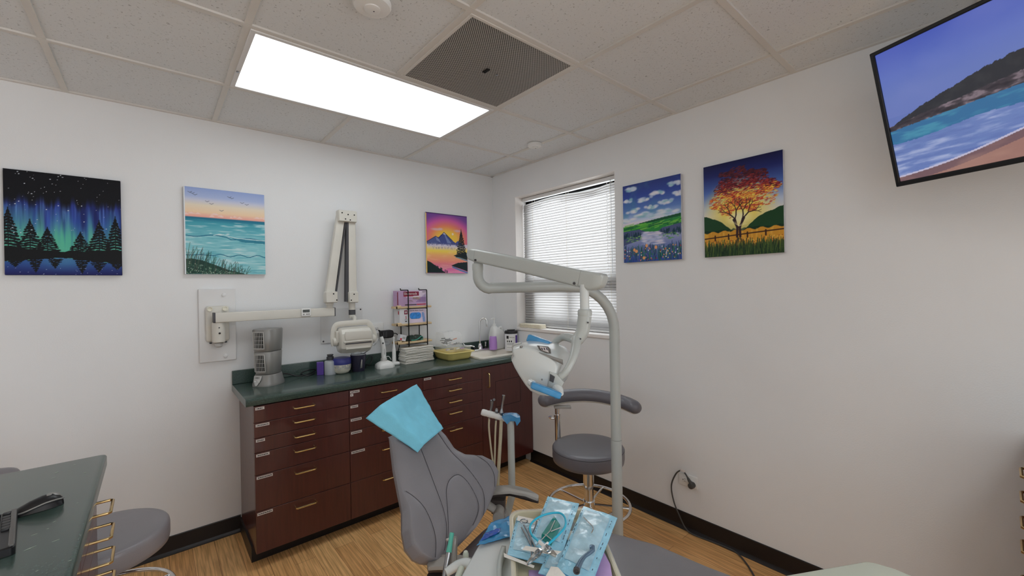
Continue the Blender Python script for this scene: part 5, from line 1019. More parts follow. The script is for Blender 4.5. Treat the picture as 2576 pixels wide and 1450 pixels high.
for sg, rt, tip, k in ((1, (-1.274, -1.590, .575), (-1.147, -1.735, .573), 1), (-1, (-1.701, -1.806, .555), (-1.561, -1.981, .55), 1)):
    rt, d, s_ = armrest(sg, rt, tip)
    MB().rings([[rt+d*(.022+x)+s_*y+up*z for x, y in rrect(-.03*q, .03*q, -.026*q, .026*q, .008)] for z, q in ((-.03, 1.05), (-.075, .98), (-.09, .95))]).build('arm_socket', 'brownd', ch, ang=40)
    MB().rings([[rt+d*(.03+o+x)+s_*y+up*z for x, y in rrect(-.03*q, .03*q, -.024, .024, .01)] for z, q, o in ((-.088, .95, 0), (-.13, 1.05, .01), (-.19, 1.5, .02))]).build('arm_support', 'rubber' if sg < 0 else 'arm', ch, ang=40)
    hub = AT(1254, 1297, 1.76) if sg > 0 else rt+d*.035-up*.155
    MB().cyl(hub+cfh*.04, hub-cfh*.02, .025, .023, 32).build('pivot_cap', 'arm', ch)
    MB().tube([hub+cfh*.02, (hub+cfh*.02)*.5+(cC-bup*.02-bn*.06+lat*sg*.14)*.5, cC-bup*.02-bn*.06+lat*sg*.10], [.022, .026, .03], 12, sub=4, flat=.6).build('hinge_link', 'arm', ch)
# paper bib over the headrest
def nb(x, y, o): return PP(x, y, hcn+bn*o, bn)
A_, B_, C_, D_ = nb(958, 1018, .095), nb(1048, 967, .045), nb(1116, 1078, .065), nb(1068, 1118, .105)
E_, F_ = nb(920, 1053, .03), nb(1051, 1139, .07)
def sheet(a, b, c, d, nx, ny, n, amp, fq, sd=0):
    rows = []
    for i in range(ny+1):
        v = i/ny; row = []
        for j in range(nx+1):
            u = j/nx; p = (a*(1-u)+b*u)*(1-v)+(d*(1-u)+c*u)*v; row.append(p+n*(amp*(mnoise.noise(p*fq+V((sd, 0, 0)))+.5*mnoise.noise(p*fq*2.7+V((sd, 3, 0))))))
        rows.append(row)
    return rows
main = sheet(A_, B_, C_, D_, 30, 26, bn, .009, 13); flap = sheet(E_, A_, D_, F_, 8, 26, bn, .004, 14)
nu = len(flap[0]); rows = []
for i in range(27):
    row = flap[i][:-1]+main[i]
    for j in range(nu-4, nu+3):     # soften the fold
        if 0 < j < len(row)-1: row[j] = (row[j-1]+row[j]*2+row[j+1])/4
    rows.append(row)
tag(MB().rings(rows, False, False).build('paper_bib', 'napkin', loc=hcn+bn*.03, ang=60, solid=.0012), 'light blue paper bib draped over the headrest of the dental chair', 'paper bib')
# ------------------------------------------------------------------ treatment light on its post
tl = thing('treatment_light', 'grey post mounted dental treatment light with a jointed arm', 'dental light', (AT(1553, 1290, 1.95).x, AT(1553, 1290, 1.95).y, 0))
DP = 1.95; P = lambda x, y, D: AT(x, y, D)
pb = P(1553.5, 1290, DP); ptp = P(1542, 830, DP); ptp = V((pb.x, pb.y, ptp.z))
jn = PY(1547, 1108, pb.y); zj = jn.z
MB().cyl((pb.x, pb.y, .02), (pb.x, pb.y, zj), .0245, seg=28).build('lower_post', 'unit', tl)
MB().cyl((pb.x, pb.y, zj+.001), (pb.x, pb.y, ptp.z), .0235, seg=28).build('upper_post', 'unit', tl)
MB().rings([[V((pb.x+x*k, pb.y+y*k, z)) for x, y in rrect(-.10, .10, -.10, .10, .03)] for z, k in ((0, 1.1), (.02, 1.1), (.035, .8), (.06, .35))]).build('post_foot', 'unit', tl)
e1 = P(1490, 726, DP-.01); e2 = P(1250, 729, 1.87); zA = 1.463
tp0 = V((pb.x, pb.y, ptp.z)); hd_ = (e2-e1); hd_.z = 0; hd_.normalize()
z0_ = 1.462; cA = tp0; c_start = V((pb.x, pb.y, z0_))
rad_ = z0_-ptp.z
bend = [tp0]+[V((pb.x, pb.y, ptp.z))+hd_*(rad_*(1-math.cos(a)))+up*(rad_*math.sin(a)) for a in np.linspace(.15, math.pi/2, 8)]
lend = P(1203, 729, 1.85); lend.z = z0_-.004
dirE = (lend-bend[-1]); dirE.z = 0; ll = dirE.length; dirE.normalize()
pts = bend[:-1]+[bend[-1]+dirE*(ll*k) for k in (.15, .5, .86)]
rb = .06; ct = lend; pts += [ct-dirE*(rb*(1-math.sin(a)))+up*(rb*(1-math.cos(a))) for a in (.2, .45, .7, .95, 1.2, 1.4, 1.57)]+[ct+up*.085]
MB().tube(pts, .0236, 24).build('crane_tube', 'unit', tl)
lt = ct+up*.085; MB().lathe(lt-up*.002, [(.025, 0), (.0255, .022), (.024, .03), (.017, .031), (.017, .075)], seg=28).build('swivel_collar', 'unit', tl)
# sprung arm box
a0_ = P(1172, 641, 1.84); a1_ = P(1484, 706, 1.50); a0_ = V((lt.x, lt.y, a0_.z-.0))-(a1_-a0_).normalized()*.045
ax_ = (a1_-a0_).normalized(); sx_ = ax_.cross(up).normalized(); ux_ = sx_.cross(ax_).normalized()
def bxr(p, w_, h_, k=1): return [p+sx_*x*k+ux_*y*k for x, y in rrect(-w_/2, w_/2, -h_/2, h_/2, .010)]
Lb = (a1_-a0_).length
MB().rings([bxr(a0_, .040, .03), bxr(a0_+ax_*.012-ux_*.004, .046, .05), bxr(a0_+ax_*.05-ux_*.004, .05, .056)]).build('arm_end_cap', 'unit', tl, ang=40)
MB().rings([bxr(a0_+ax_*.051-ux_*.004, .05, .056), bxr(a0_+ax_*(Lb*.5), .052, .058), bxr(a0_+ax_*(Lb-.03), .055, .062)]).build('spring_arm', 'unit', tl, ang=40)
MB().rings([bxr(a0_+ax_*(Lb-.029), .055, .062), bxr(a0_+ax_*(Lb+.02), .055, .066), bxr(a0_+ax_*(Lb+.05)+ux_*.008, .052, .05), bxr(a0_+ax_*(Lb+.058)+ux_*.012, .04, .03)]).build('arm_end_cap', 'unit', tl, ang=40)
g = MB()
for p in (a0_+ax_*.065-ux_*.022, a0_+ax_*(Lb-.045)-ux_*.02): g.cyl(p-sx_*.03, p+sx_*.03, .005, seg=12)
g.build('arm_screw', 'xrayd', tl)
dn = P(1470, 726, 1.50); zt_ = dn.z; dz_ = lambda y: P(1470, y, 1.50).z
dp_ = V((dn.x, dn.y, 0))
MB().lathe(dp_, [(.0165, dz_(792)), (.0165, dz_(716))], seg=24).build('drop_tube', 'unitw', tl)
MB().lathe(dp_, [(.0245, dz_(795)), (.0255, dz_(792)), (.0255, dz_(783)), (.022, dz_(779))], seg=28).build('drop_collar', 'unit', tl)
H_ = lambda x, y, D=1.5: P(x, y, D)
MB().tube([V((dp_.x, dp_.y, dz_(795))), H_(1469, 812), H_(1466, 832), H_(1458, 848), H_(1444, 863)], [.0245, .0245, .024, .023, .022], 24, sub=5).build('elbow', 'unit', tl)
g = MB()
for x, y in ((1479, 812), (1460, 853)): p = H_(x, y, 1.475); g.lathe(p, [(.003, 0), (.0028, .004)], ax=-cf, seg=10)
g.build('elbow_screw', 'xrayd', tl)
# yoke: near arm and far arm
MB().tube([H_(1450, 856, 1.49), H_(1447, 880, 1.44), H_(1440, 905, 1.41), H_(1424, 935, 1.39), H_(1402, 955, 1.395), H_(1392, 960, 1.41)], [.018, .016, .0135, .012, .0115, .010], 16, sub=5).build('yoke_arm', 'unit', tl)
MB().tube([H_(1450, 856, 1.51), H_(1432, 850, 1.56), H_(1416, 849, 1.6), H_(1400, 858, 1.62), H_(1388, 872, 1.62)], [.018, .016, .014, .0125, .010], 16, sub=5).build('yoke_arm', 'unit', tl)
# shell: side outline swept across the lamp's width
so = [(1303, 860), (1322, 855), (1350, 858), (1384, 866), (1408, 878), (1424, 896), (1428, 915), (1423, 945), (1412, 975), (1398, 992), (1378, 990), (1352, 978), (1338, 962), (1322, 938), (1308, 914), (1299, 894), (1306, 882), (1301, 870)]
ln_ = (cf*.92+cr*.38).normalized()
hcx = H_(1371, 923, 1.435)+ln_*.07
def shell(off, k, kx=None): return [hcx+(PP(x, y, hcx, -ln_)-hcx)*k+ln_*off for x, y in so]
hs_ = MB().rings([shell(-.105, .75), shell(-.103, .81), shell(-.094, .86), shell(-.07, .905), shell(-.03, .925), shell(.04, .93), shell(.09, .88), shell(.108, .78)]).build('lamp_head', 'unitw', tl, ang=45)
MB().tube([p-ln_*.0 for p in [shell(-.06, .93)[i] for i in (1, 0, 17, 16, 15, 14, 13, 12, 11)]], .005, 10, sub=4).build('reflector_rim', 'silverl', hs_)
# rim, vent ridge, control label, badge, pivot recess
n_ = -ln_
sp_ = lambda x, y, o=0: hcx+(PP(x, y, hcx-ln_*.102, -ln_)-hcx)+n_*o
MB().puff([sp_(x, y, .003) for x, y in ((1352, 869), (1380, 872), (1386, 880), (1387, 890), (1376, 889), (1358, 881))], n_, .003, edge=.002, steps=2).build('control_panel', 'unitd', hs_)
g = MB(); g.puff([sp_(x, y, .0065) for x, y in ((1359, 871), (1378, 874), (1382, 887), (1364, 881))], n_, .001, edge=.0005, steps=1); g.build('control_label', 'labelw', hs_)
g = MB()
for x in (1363, 1369, 1375): g.puff([sp_(x+a, y+b*.4, .008) for a, y, b in ((0, 874, 0), (3, 875, 0), (5, 881, 0), (2, 880, 0))], n_, .0005, edge=.0002, steps=1)
g.build('control_symbols', 'ink', hs_)
MB().puff([sp_(x, y, .002) for x, y in ((1357, 886), (1416, 905), (1417, 918), (1390, 905))], n_, .003, edge=.002, steps=2).build('vent_ridge', 'silver', hs_)
MB().puff([sp_(x, y, .003) for x, y in ((1383, 934), (1400, 940), (1420, 962), (1410, 982), (1378, 975))], n_, .005, edge=.004, steps=3).build('pivot_recess', 'unit', hs_)
MB().puff([sp_(x, y, .009) for x, y in ((1386, 940), (1398, 947), (1394, 962), (1384, 957))], n_, .002, edge=.001, steps=2).build('pivot_slot', 'xrayd', hs_)
for x, y, r_ in ((1364, 955, .0055), (1311, 873, .0045)): MB().lathe(sp_(x, y, -.004), [(r_, 0), (r_, .006), (r_*.6, .007)], ax=n_, seg=20).build('badge', 'silver', hs_)
# handles wrapped in blue film
def bar(name, a, b, w_, h_, m):
    a, b = V(a), V(b); ax = (b-a).normalized(); s1 = ax.cross(cf).normalized(); s2 = ax.cross(s1)
    return MB().rings([[p+s1*x*k+s2*y*k for x, y in rrect(-w_/2, w_/2, -h_/2, h_/2, .006)] for p, k in ((a, .8), (a+ax*.006, 1), ((a+b)/2, .97), (b-ax*.006, 1), (b, .8))]).build(name, m, tl, ang=50)
bar('light_handle', H_(1330, 850, 1.58), H_(1384, 870, 1.55), .030, .05, 'film'); bar('light_handle', H_(1337, 968, 1.365), H_(1411, 996, 1.355), .022, .035, 'film')
MB().tube([H_(1334, 962, 1.39), H_(1341, 967, 1.375)], .012, 12).build('handle_mount', 'unitw', tl); MB().tube([H_(1398, 972, 1.40), H_(1406, 984, 1.37), H_(1413, 992, 1.35)], [.018, .016, .007], 12).build('handle_mount', 'unitw', tl)
tag(MB().tube([H_(1395, 996, 1.36), H_(1399, 1003, 1.355)], .004, 6).build('film_tail', 'film', tl))
# ------------------------------------------------------------------ assistant's instrument stand
DA = 2.0; A = lambda x, y, D=DA: AT(x, y, D)
asn = thing('assistant_stand', 'white instrument bar on a grey post behind the chair armrest', 'instrument stand', (A(1287, 1200).x, A(1287, 1200).y, 0))
pA = A(1287, 1200); za = lambda y: A(1287, y).z
MB().tube([V((pA.x, pA.y, za(1066))), V((pA.x, pA.y, za(1230))), A(1284, 1262, 2.0), A(1277, 1290, 1.99), A(1262, 1330, 1.96), A(1240, 1370, 1.92)], [.017, .017, .017, .017, .017, .017], 18, sub=5).build('stand_post', 'unit', asn)
MB().lathe((pA.x, pA.y, 0), [(.0162, za(1078)), (.017, za(1064)), (.015, za(1058))], seg=20).build('post_cap', 'unit', asn)
b0, b1_ = A(1215, 1038, 1.99), A(1282, 1056, 2.01); bd = (b1_-b0)
g = MB(); 
g.tube([b0+bd*k for k in (-.06, -.05, 0, .12, .14, .17, .19, .40, .42, .45, .47, .68, .70, .74, .76, 1.0)], [.006, .013, .0155, .0155, .0145, .0145, .0155, .0155, .0145, .0145, .0155, .0155, .0145, .0145, .0155, .0155], 18)
g.build('holder_bar', 'white', asn)
MB().rings([[A(x, y, 2.0)+cfh*(o)+V((0, 0, .004*math.sin(x*.3+o*60))) for x, y in ((1263, 1047), (1270, 1042), (1285, 1041), (1300, 1045), (1308, 1048), (1309, 1058), (1300, 1066), (1296, 1055), (1284, 1056), (1276, 1062), (1268, 1056))] for o in (-.026, -.01, .012, .024)]).build('barrier_film', 'film', asn, ang=60)
def hand(name, label, pts, rr_, hose, m='steel', hr_=.0045):
    t = thing(name, label, 'dental instrument', A(*pts[-1])); MB().tube([A(*p) for p in pts], rr_, 12, sub=4).build('instrument_body', m, t)
    MB().tube([A(*p) for p in hose], hr_, 10, sub=7).build('hose', 'hose', t); return t
t = hand('suction_handpiece', 'grey angled suction valve hanging at the free end of the white bar', [(1238, 1008), (1237, 1014), (1236, 1026), (1233, 1040), (1231, 1055)], [.009, .008, .006, .005, .0045], [(1231, 1052), (1230, 1075), (1233, 1110), (1238, 1150), (1243, 1180), (1246, 1215), (1250, 1240)])
MB().cyl(A(1243, 1006, 1.97), A(1240, 1008, 2.0), .006, seg=12).build('nozzle', 'steel', t)
hand('saliva_ejector', 'small grey saliva ejector in the middle slot of the white bar', [(1249, 1028), (1249, 1034), (1249, 1042), (1248, 1058)], [.004, .009, .007, .005], [(1248, 1055), (1246, 1090), (1245, 1140), (1244, 1180), (1246, 1220), (1249, 1245)])
hand('high_volume_suction', 'tall grey suction tip in the slot nearest the blue film', [(1267, 995), (1266, 1003), (1264, 1015), (1262, 1030), (1261, 1038), (1261, 1046), (1261, 1058)], [.008, .007, .005, .006, .011, .008, .007], [(1261, 1055), (1259, 1100), (1256, 1150), (1253, 1200), (1251, 1245), (1247, 1290), (1238, 1330)], hr_=.0085)
# ------------------------------------------------------------------ delivery unit: head, holder, tray
t1 = V((.776, -.63, 0)).normalized(); t2 = V((-.63, -.776, 0)).normalized(); TZ = .80; tO = V((-1.598, -2.088, TZ))
du = thing('delivery_unit', 'pale grey dental delivery console with a curved right edge under the tray', 'dental delivery unit', (-1.75, -2.3, 0))
hz = .752
ho = [PZ(x, y, hz) for x, y in ((1262, 1308), (1236, 1326), (1222, 1340), (1204, 1362), (1190, 1384), (1174, 1412), (1158, 1440), (1140, 1475), (1120, 1530))]
ho += [ho[-1]+t1*.20+t2*.02, PZ(1252, 1450, hz), PZ(1262, 1380, hz)+t1*.01]
ho2 = ho[:9]+[ho[8]+t1*.10+t2*.03, ho[8]+t1*.30, tO+t1*.20+t2*.30-up*(TZ-hz), tO+t1*.20+t2*.06-up*(TZ-hz), tO+t1*.05+t2*.0-up*(TZ-hz)]
for p in ho2: p.z = hz-.035
MB().puff(ho2, up, .035, edge=.012, steps=4).build('console', 'unitw', du, ang=50)
# side shell between console and tray
MB().rings([[p+up*z for p in spline([PZ(1262, 1398, hz), PZ(1254, 1425, hz), PZ(1250, 1452, hz), PZ(1250, 1490, hz)], 5)] for z in (.001, .026)], False, False).build('console_edge', 'unit', du, solid=.012)
MB().rings([[V((-1.80, -2.42, 0))+V((x*k, y*k, z)) for x, y in rrect(-.12, .12, -.12, .12, .05)] for z, k in ((0, 1.3), (.03, 1.3), (.05, .5), (.6, .5), (.684, .8))]).build('column', 'unit', du, ang=40)
# overpatient arm end
oz = .80; o1, o2, o3 = PZ(1910, 1450, oz), PZ(2168, 1405, oz), PZ(2265, 1450, oz); od = (o2-o1).normalized(); on = V((-.49, -.87, 0))
ow = .17; q2 = o2
pl2 = [o1-od*.22, q2]+[q2+od*a+on*b for a, b in ((.022, .012), (.046, .04), (.06, .075), (.055, .115), (.035, .15), (0, ow))]+[o1-od*.22+on*ow]
for p in pl2: p.z = oz-.03
MB().puff(pl2, up, .03, edge=.016, steps=5).build('overpatient_arm', 'pale', du, ang=50)
MB().tube([o1-od*.15+on*.09-up*.05, V((-1.6, -2.75, .70)), V((-1.78, -2.5, .68))], .035, 16).build('arm_link', 'unit', du)
# handpiece holders
PHz = lambda x, y, z: PZ(x, y, z)
MB().tube([PHz(1122, 1442, .71), PHz(1150, 1424, .72), PHz(1172, 1418, .73), PHz(1186, 1424, .735)], [.012, .0145, .0145, .012], 14, sub=4, flat=.8).build('holder_arm', 'unitw', du)
MB().lathe(PHz(1172, 1412, .715), [(.008, 0), (.008, .02), (.0055, .026)], seg=14).build('holder_knob', 'pale', du)
MB().tube([PHz(1160, 1432, .73), PHz(1152, 1455, .73), PHz(1146, 1480, .73)], .009, 12).build('holder_rod', 'pale', du)
hpa, hpb = AT(1137, 1341, 1.20), AT(1116, 1470, 1.13)
t = thing('scaler_handpiece', 'steel handpiece with a teal silicone sleeve upright in the holder', 'dental handpiece', hpb)
dd = (hpb-hpa); MB().tube([hpa+dd*.39, hpa+dd*.42, hpa+dd*.7, hpa+dd*1.0], [.0075, .0082, .0085, .009], 20).build('instrument_body', 'steel', t)
s_ = MB().tube([hpa, hpa+dd*.02, hpa+dd*.12, hpa+dd*.2, hpa+dd*.38, hpa+dd*.40], [.0058, .0066, .0064, .0064, .0082, .0078], 20).build('sleeve', 'teal', t)
MB().tube([hpa-dd*.004, hpa+dd*.004], [.0038, .0038], 14).build('sleeve_bore', 'darkvoid', s_)
gpa, gpb = AT(1145, 1350, 1.24), AT(1141, 1420, 1.21); t = thing('air_water_syringe', 'grey syringe handle standing behind the teal sleeved handpiece', 'dental syringe', gpb); dg = gpb-gpa
MB().tube([gpa, gpa+dg*.06, gpa+dg*.4, gpa+dg*.75, gpa+dg*1.0], [.004, .007, .0085, .0095, .010], 18).build('handle_body', 'silver', t); MB().tube([AT(1137, 1352, 1.245), AT(1130, 1357, 1.24), AT(1123, 1360, 1.235)], [.004, .0035, .0042], 12).build('nozzle', 'silverl', t)
# blue barrier film on the console
fl = [PZ(x, y, hz) for x, y in ((1237, 1314), (1292, 1300), (1285, 1360), (1200, 1383), (1224, 1346))]
def patch(pts4, nx, ny, z, amp, fq, sd): return sheet(*[V((p.x, p.y, z)) for p in pts4], nx, ny, up, amp, fq, sd)
t = thing('barrier_film', 'crinkled blue barrier film stuck on the pale console beside the tray', 'film', PZ(1245, 1340, hz))
MB().rings(patch([PZ(1236, 1318, hz), PZ(1296, 1298, hz), PZ(1288, 1356, hz), PZ(1199, 1381, hz)], 26, 20, hz+.006, .0045, 30, 2), False, False).build('film_sheet', 'film', t, ang=60, solid=.0006)
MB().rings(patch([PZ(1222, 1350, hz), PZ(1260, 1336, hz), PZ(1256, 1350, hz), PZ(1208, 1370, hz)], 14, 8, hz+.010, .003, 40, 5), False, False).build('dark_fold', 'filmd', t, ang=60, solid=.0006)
# instrument tray
tr = thing('instrument_tray', 'beige plastic instrument tray wrapped in clear film', 'tray', tO+t1*.125+t2*.17-up*.03)
TW, TL_ = .25, .345
def tr_(x0, x1, y0, y1, r_, z): return [tO+t1*x+t2*y+up*z for x, y in rrect(x0, x1, y0, y1, r_, 6)]
g = MB().rings([tr_(.012, TW-.012, .012, TL_-.012, .03, -.026), tr_(.002, TW-.002, .002, TL_-.002, .036, -.004), tr_(0, TW, 0, TL_, .038, .0), tr_(.003, TW-.003, .003, TL_-.003, .036, .002), tr_(.011, TW-.011, .011, TL_-.011, .032, .0), tr_(.018, TW-.018, .018, TL_-.018, .028, -.020)], True, False)
g.f.append(tuple(range(28))); g.m.append(0); g.f.append(tuple(range(140, 168))); g.m.append(0); g.build('tray_shell', 'traym', tr, ang=50)
g = MB().rings([tr_(-.002, TW+.002, -.002, TL_+.002, .04, -.003), tr_(0, TW, 0, TL_, .038, .0035), tr_(.008, TW-.008, .008, TL_-.008, .034, .0035)], True, False); g.build('clear_wrap', 'clear', tr, ang=60)
# things on the tray; tz: height of layer
def TP(x, y, z): return PZ(x, y, z)
def flatpoly(name, m, px, z, h_, label, cat, group=None, bow=None, parent=None):
    pts = [TP(x, y, z) for x, y in px]; g = MB().puff(pts, up, h_, edge=.001, steps=2); return g
tag(flatpoly('', '', ((1330, 1435), (1430, 1440), (1440, 1500), (1330, 1500)), TZ-.017, .0008, '', '').build('lilac_paper', 'lilacp', loc=TP(1380, 1460, TZ-.017)), 'lilac paper liner at the near edge of the tray under the left pouch', 'paper')
tag(flatpoly('', '', ((1500, 1390), (1512, 1375), (1535, 1420), (1545, 1480), (1480, 1480)), TZ+.0045, .0008, '', '').build('lilac_paper', 'lilacp', loc=TP(1510, 1430, TZ+.0045)), 'lilac paper sheet showing at the corner under the long right pouch', 'paper')
def pouch(name, label, px, z, n_lump=1.0, sd=0, zs=None, win=(.12, .88, .08, .9)):
    """sealed pouch: corner pixels a,b,c,d = far-left, far-right, near-right, near-left at heights z"""
    zz = zs or [z]*4; P4 = [TP(x, y, q) for (x, y), q in zip(px, zz)]; t = thing(name, label, 'sterilisation pouch', sum(P4, V())/4-up*.003, None)
    NX, NY = 30, 42; base = sheet(*P4, NX, NY, up, .0022*n_lump, 22, sd); cr_ = []
    for i, row in enumerate(base):
        v = i/NY; cr_.append([p+up*(.009*n_lump*max(0, math.sin(math.pi*min(1, max(0, (j/NX-.06)/.88))))**.6*max(0, math.sin(math.pi*min(1, max(0, (v-.04)/.9))))**.6*(.6+.5*mnoise.noise(p*26+V((sd, 0, 0))))) for j, p in enumerate(row)])
    back = [[p-up*.0012 for p in row] for row in base]
    MB().rings(back, False, False).build('paper_back', 'pouche', t, ang=60, solid=.0005)
    j0, j1 = int(win[0]*NX), int(win[1]*NX); i0, i1 = int(win[2]*NY), int(win[3]*NY)
    MB().rings(cr_, False, False).build('film_front', 'pouch', t, ang=60)
    MB().rings([[p+up*.0012 for p in row[j0:j1]] for row in cr_[i0:i1]], False, False).build('clear_window', 'pouchc', t, ang=60)
    g = MB(); r = random.Random(sd+5)
    for jj in (max(1, j0-2), min(NX-1, j1+1)):
        i = 4
        while i < NY-6:
            ln = r.choice([.5, 1, 1.5]); a, b = cr_[int(i)][jj]+up*.0015, cr_[min(NY, int(i+ln+.5))][jj]+up*.0015; g.tube([a, a+(b-a)*.8], .0007, 4, flat=.3); i += ln+r.choice([1, 2, 5])
    g.build('edge_print', 'ink', t); return t, cr_
pA_, gA = pouch('instrument_pouch', 'blue sealed pouch of long metal forceps on the tray corner nearest the chair back', [(1300, 1302), (1372, 1320), (1390, 1425), (1276, 1396)], TZ+.006, .9, 1)
pB_, gB = pouch('instrument_pouch', 'blue sealed pouch standing up out of the tray with a green block inside', [(1378, 1250), (1457, 1268), (1415, 1392), (1330, 1372)], TZ+.02, .9, 2, [TZ+.035, TZ+.035, TZ+.016, TZ+.016])
pD_, gD = pouch('instrument_pouch', 'flat blue pouch pressed under the long pouch with the handpiece', [(1400, 1350), (1466, 1372), (1440, 1470), (1354, 1442)], TZ+.012, .5, 4)
pC_, gC = pouch('instrument_pouch', 'long blue sealed pouch with an angled handpiece visible inside', [(1468, 1273), (1553, 1302), (1485, 1480), (1398, 1432)], TZ+.024, 1.1, 3, [TZ+.035, TZ+.035, TZ+.018, TZ+.018])
# printed white strips / paper flaps
tag(flatpoly('', '', ((1303, 1298), (1368, 1312), (1366, 1324), (1300, 1310)), TZ+.010, .0006, '', '').build('paper_flap', 'paper', pA_))
tag(flatpoly('', '', ((1322, 1374), (1412, 1388), (1398, 1398), (1314, 1384)), TZ+.036, .0006, '', '').build('paper_flap', 'paper', pB_))
tag(flatpoly('', '', ((1386, 1426), (1404, 1428), (1425, 1452), (1372, 1452)), TZ+.036, .0006, '', '').build('paper_flap', 'paper', pC_))
tag(flatpoly('', '', ((1428, 1312), (1458, 1318), (1455, 1338), (1425, 1334)), TZ+.006, .0008, '', '').build('gauze_pad', 'paper', loc=TP(1440, 1325, TZ+.006)), 'white gauze pad between the two taller blue pouches', 'gauze')
tag(flatpoly('', '', ((1267, 1392), (1276, 1396), (1345, 1424), (1342, 1430), (1268, 1402)), TZ+.005, .0006, '', '').build('paper_sleeve', 'paper', loc=TP(1300, 1415, TZ+.005)), 'white paper sleeve along the near side of the forceps pouch', 'paper')
# pouch contents lie under the clear window
for k, (a, b) in enumerate((((1312, 1328), (1345, 1395)), ((1318, 1322), (1352, 1392)), ((1330, 1330), (1337, 1400)), ((1350, 1312), (1336, 1350)))):
    MB().tube([TP(*a, TZ+.017), TP((a[0]+b[0])/2+2, (a[1]+b[1])/2, TZ+.019), TP(*b, TZ+.017)], .0022, 8, sub=5).build('forceps', 'steel', pA_)
MB().tube([TP(1318+9*math.cos(a), 1312+5*math.sin(a), TZ+.017) for a in np.linspace(0, 6.28, 21)[:-1]], .0016, 8, closed=True).build('forceps_ring', 'steel', pA_)
g = MB().puff([TP(x, y, TZ+.028) for x, y in ((1393, 1306), (1410, 1328), (1388, 1366), (1362, 1352))], up, .009, edge=.002, steps=2); g.build('green_block', 'tealblock', pB_, ang=30)
g = MB()
for a, b in (((1396, 1310), (1384, 1336)), ((1410, 1328), (1386, 1338)), ((1384, 1336), (1350, 1372)), ((1371, 1345), (1392, 1362))): g.tube([TP(*a, TZ+.0385), TP(*b, TZ+.0385)], .0012, 6)
g.build('block_ribs', 'silverl', pB_)
hpx = [(1490, 1386), (1483, 1392), (1472, 1400), (1462, 1412), (1456, 1424), (1450, 1436)]
MB().tube([TP(*p, TZ+.040) for p in hpx], [.005, .0045, .0042, .0055, .0063, .007], 14, sub=5).build('angled_handpiece', 'hpm', pC_)
MB().lathe(TP(1490, 1386, TZ+.034), [(.0062, 0), (.0062, .011), (.003, .013)], seg=18).build('handpiece_head', 'hpm', pC_)
MB().lathe(TP(1451, 1434, TZ+.041), [(.0075, 0), (.0075, .006), (.005, .0062), (.0045, .003)], ax=(TP(1451, 1450, TZ)-TP(1456, 1424, TZ)).normalized(), seg=18).build('handpiece_socket', 'xrayd', pC_)
MB().tube([TP(x, y, TZ+.040) for x, y in ((1468, 1302), (1478, 1312), (1490, 1325), (1492, 1332), (1488, 1342))], .0014, 8, sub=4).build('wire_hook', 'chrome', pC_)
# bib chain with two clips
t = thing('bib_chain', 'bright blue coiled bib cord with two metal clips lying on the pouches', 'bib chain', TP(1370, 1345, TZ+.045))
cy = [(1360, 1368), (1350, 1358), (1338, 1346), (1333, 1330), (1338, 1316), (1355, 1302), (1380, 1293), (1405, 1291), (1418, 1298), (1423, 1312), (1420, 1328), (1405, 1346), (1388, 1362), (1374, 1374)]
MB().tube([TP(x, y, TZ+.046) for x, y in cy], .0028, 10, sub=6).build('blue_cord', 'cyan', t)
for (a, b, c_) in (((1357, 1364), (1370, 1376), (1400, 1400)), ((1378, 1368), (1362, 1384), (1326, 1420))):
    MB().tube([TP(*a, TZ+.046), TP(*b, TZ+.047)], [.0042, .0045], 12).build('cord_end', 'white', t)
    b3, c3 = TP(*b, TZ+.047), TP(*c_, TZ+.047); d = (c3-b3); s_ = d.cross(up).normalized()
    g = MB()
    for sg in (-1, 1): g.rings([[b3+d*k+s_*x*w_+up*(sg*(.0015+o)+y) for x, y in ((-1, -.0008), (1, -.0008), (1, .0008), (-1, .0008))] for k, w_, o in ((0, .0042, .001), (.25, .0055, .0035), (.7, .0036, .002), (1, .0024, 0))])
    g.cyl(b3+d*.32-s_*.006, b3+d*.32+s_*.006, .0022, seg=10); g.build('clip', 'chrome', t, ang=30)
    MB().obox(b3+d*.28+up*.0065, d, s_, up, .012, .005, .005).build('clip_lever', 'steel', t, bevel=.001)
# ------------------------------------------------------------------ desk on the left
DZ = .85; dx1 = -2.535; dy1 = -.79; dy0 = -2.75; dx0 = -3.2
dk = thing('desk_worktop', 'green laminate desk worktop with pale scratches holding mouse and keyboard', 'countertop', (-2.87, -1.8, DZ-.038))
g = MB(); out = [V((x, y, 0)) for x, y in rrect(dx0, dx1, dy0, dy1, .018, 4)]
g.rings([[p+up*(DZ-.038) for p in out], [p+up*(DZ-.006) for p in out], [V((p.x+(-.003 if p.x > -2.9 else .003), p.y+(-.003 if p.y > -1.8 else .003), DZ-.001)) for p in out], [V((p.x+(-.008 if p.x > -2.9 else .008), p.y+(-.008 if p.y > -1.8 else .008), DZ)) for p in out]])
g.build('worktop_slab', 'lamw', dk, ang=50)
g = MB(); r = random.Random(9)
for x, y, a, l, w_ in ((143, 1189, 40, .012, .004), (188, 1170, 5, .007, .002), (134, 1203, 30, .012, .0012), (214, 1190, 5, .007, .002), (137, 1313, 30, .007, .0014), (76, 1380, 30, .022, .0035), (86, 1346, 20, .012, .0016), (140, 1361, 20, .014, .0015), (195, 1266, 10, .004, .001), (176, 1411, 10, .006, .0012), (120, 1331, 10, .005, .001), (93, 1437, 30, .005, .001)):
    p = PZ(x, y, DZ+.0004); d = V((math.cos(R(a)), math.sin(R(a)), 0)); s_ = d.cross(up); g.puff([p-d*l/2, p-s_*w_/2, p+d*l/2, p+s_*w_/2], up, .0002, edge=.0001, steps=1)
g.build('scratches', mat('scratched_laminate', rgb(176, 188, 174), .8, var=.1, vscale=50), dk, smooth=False)
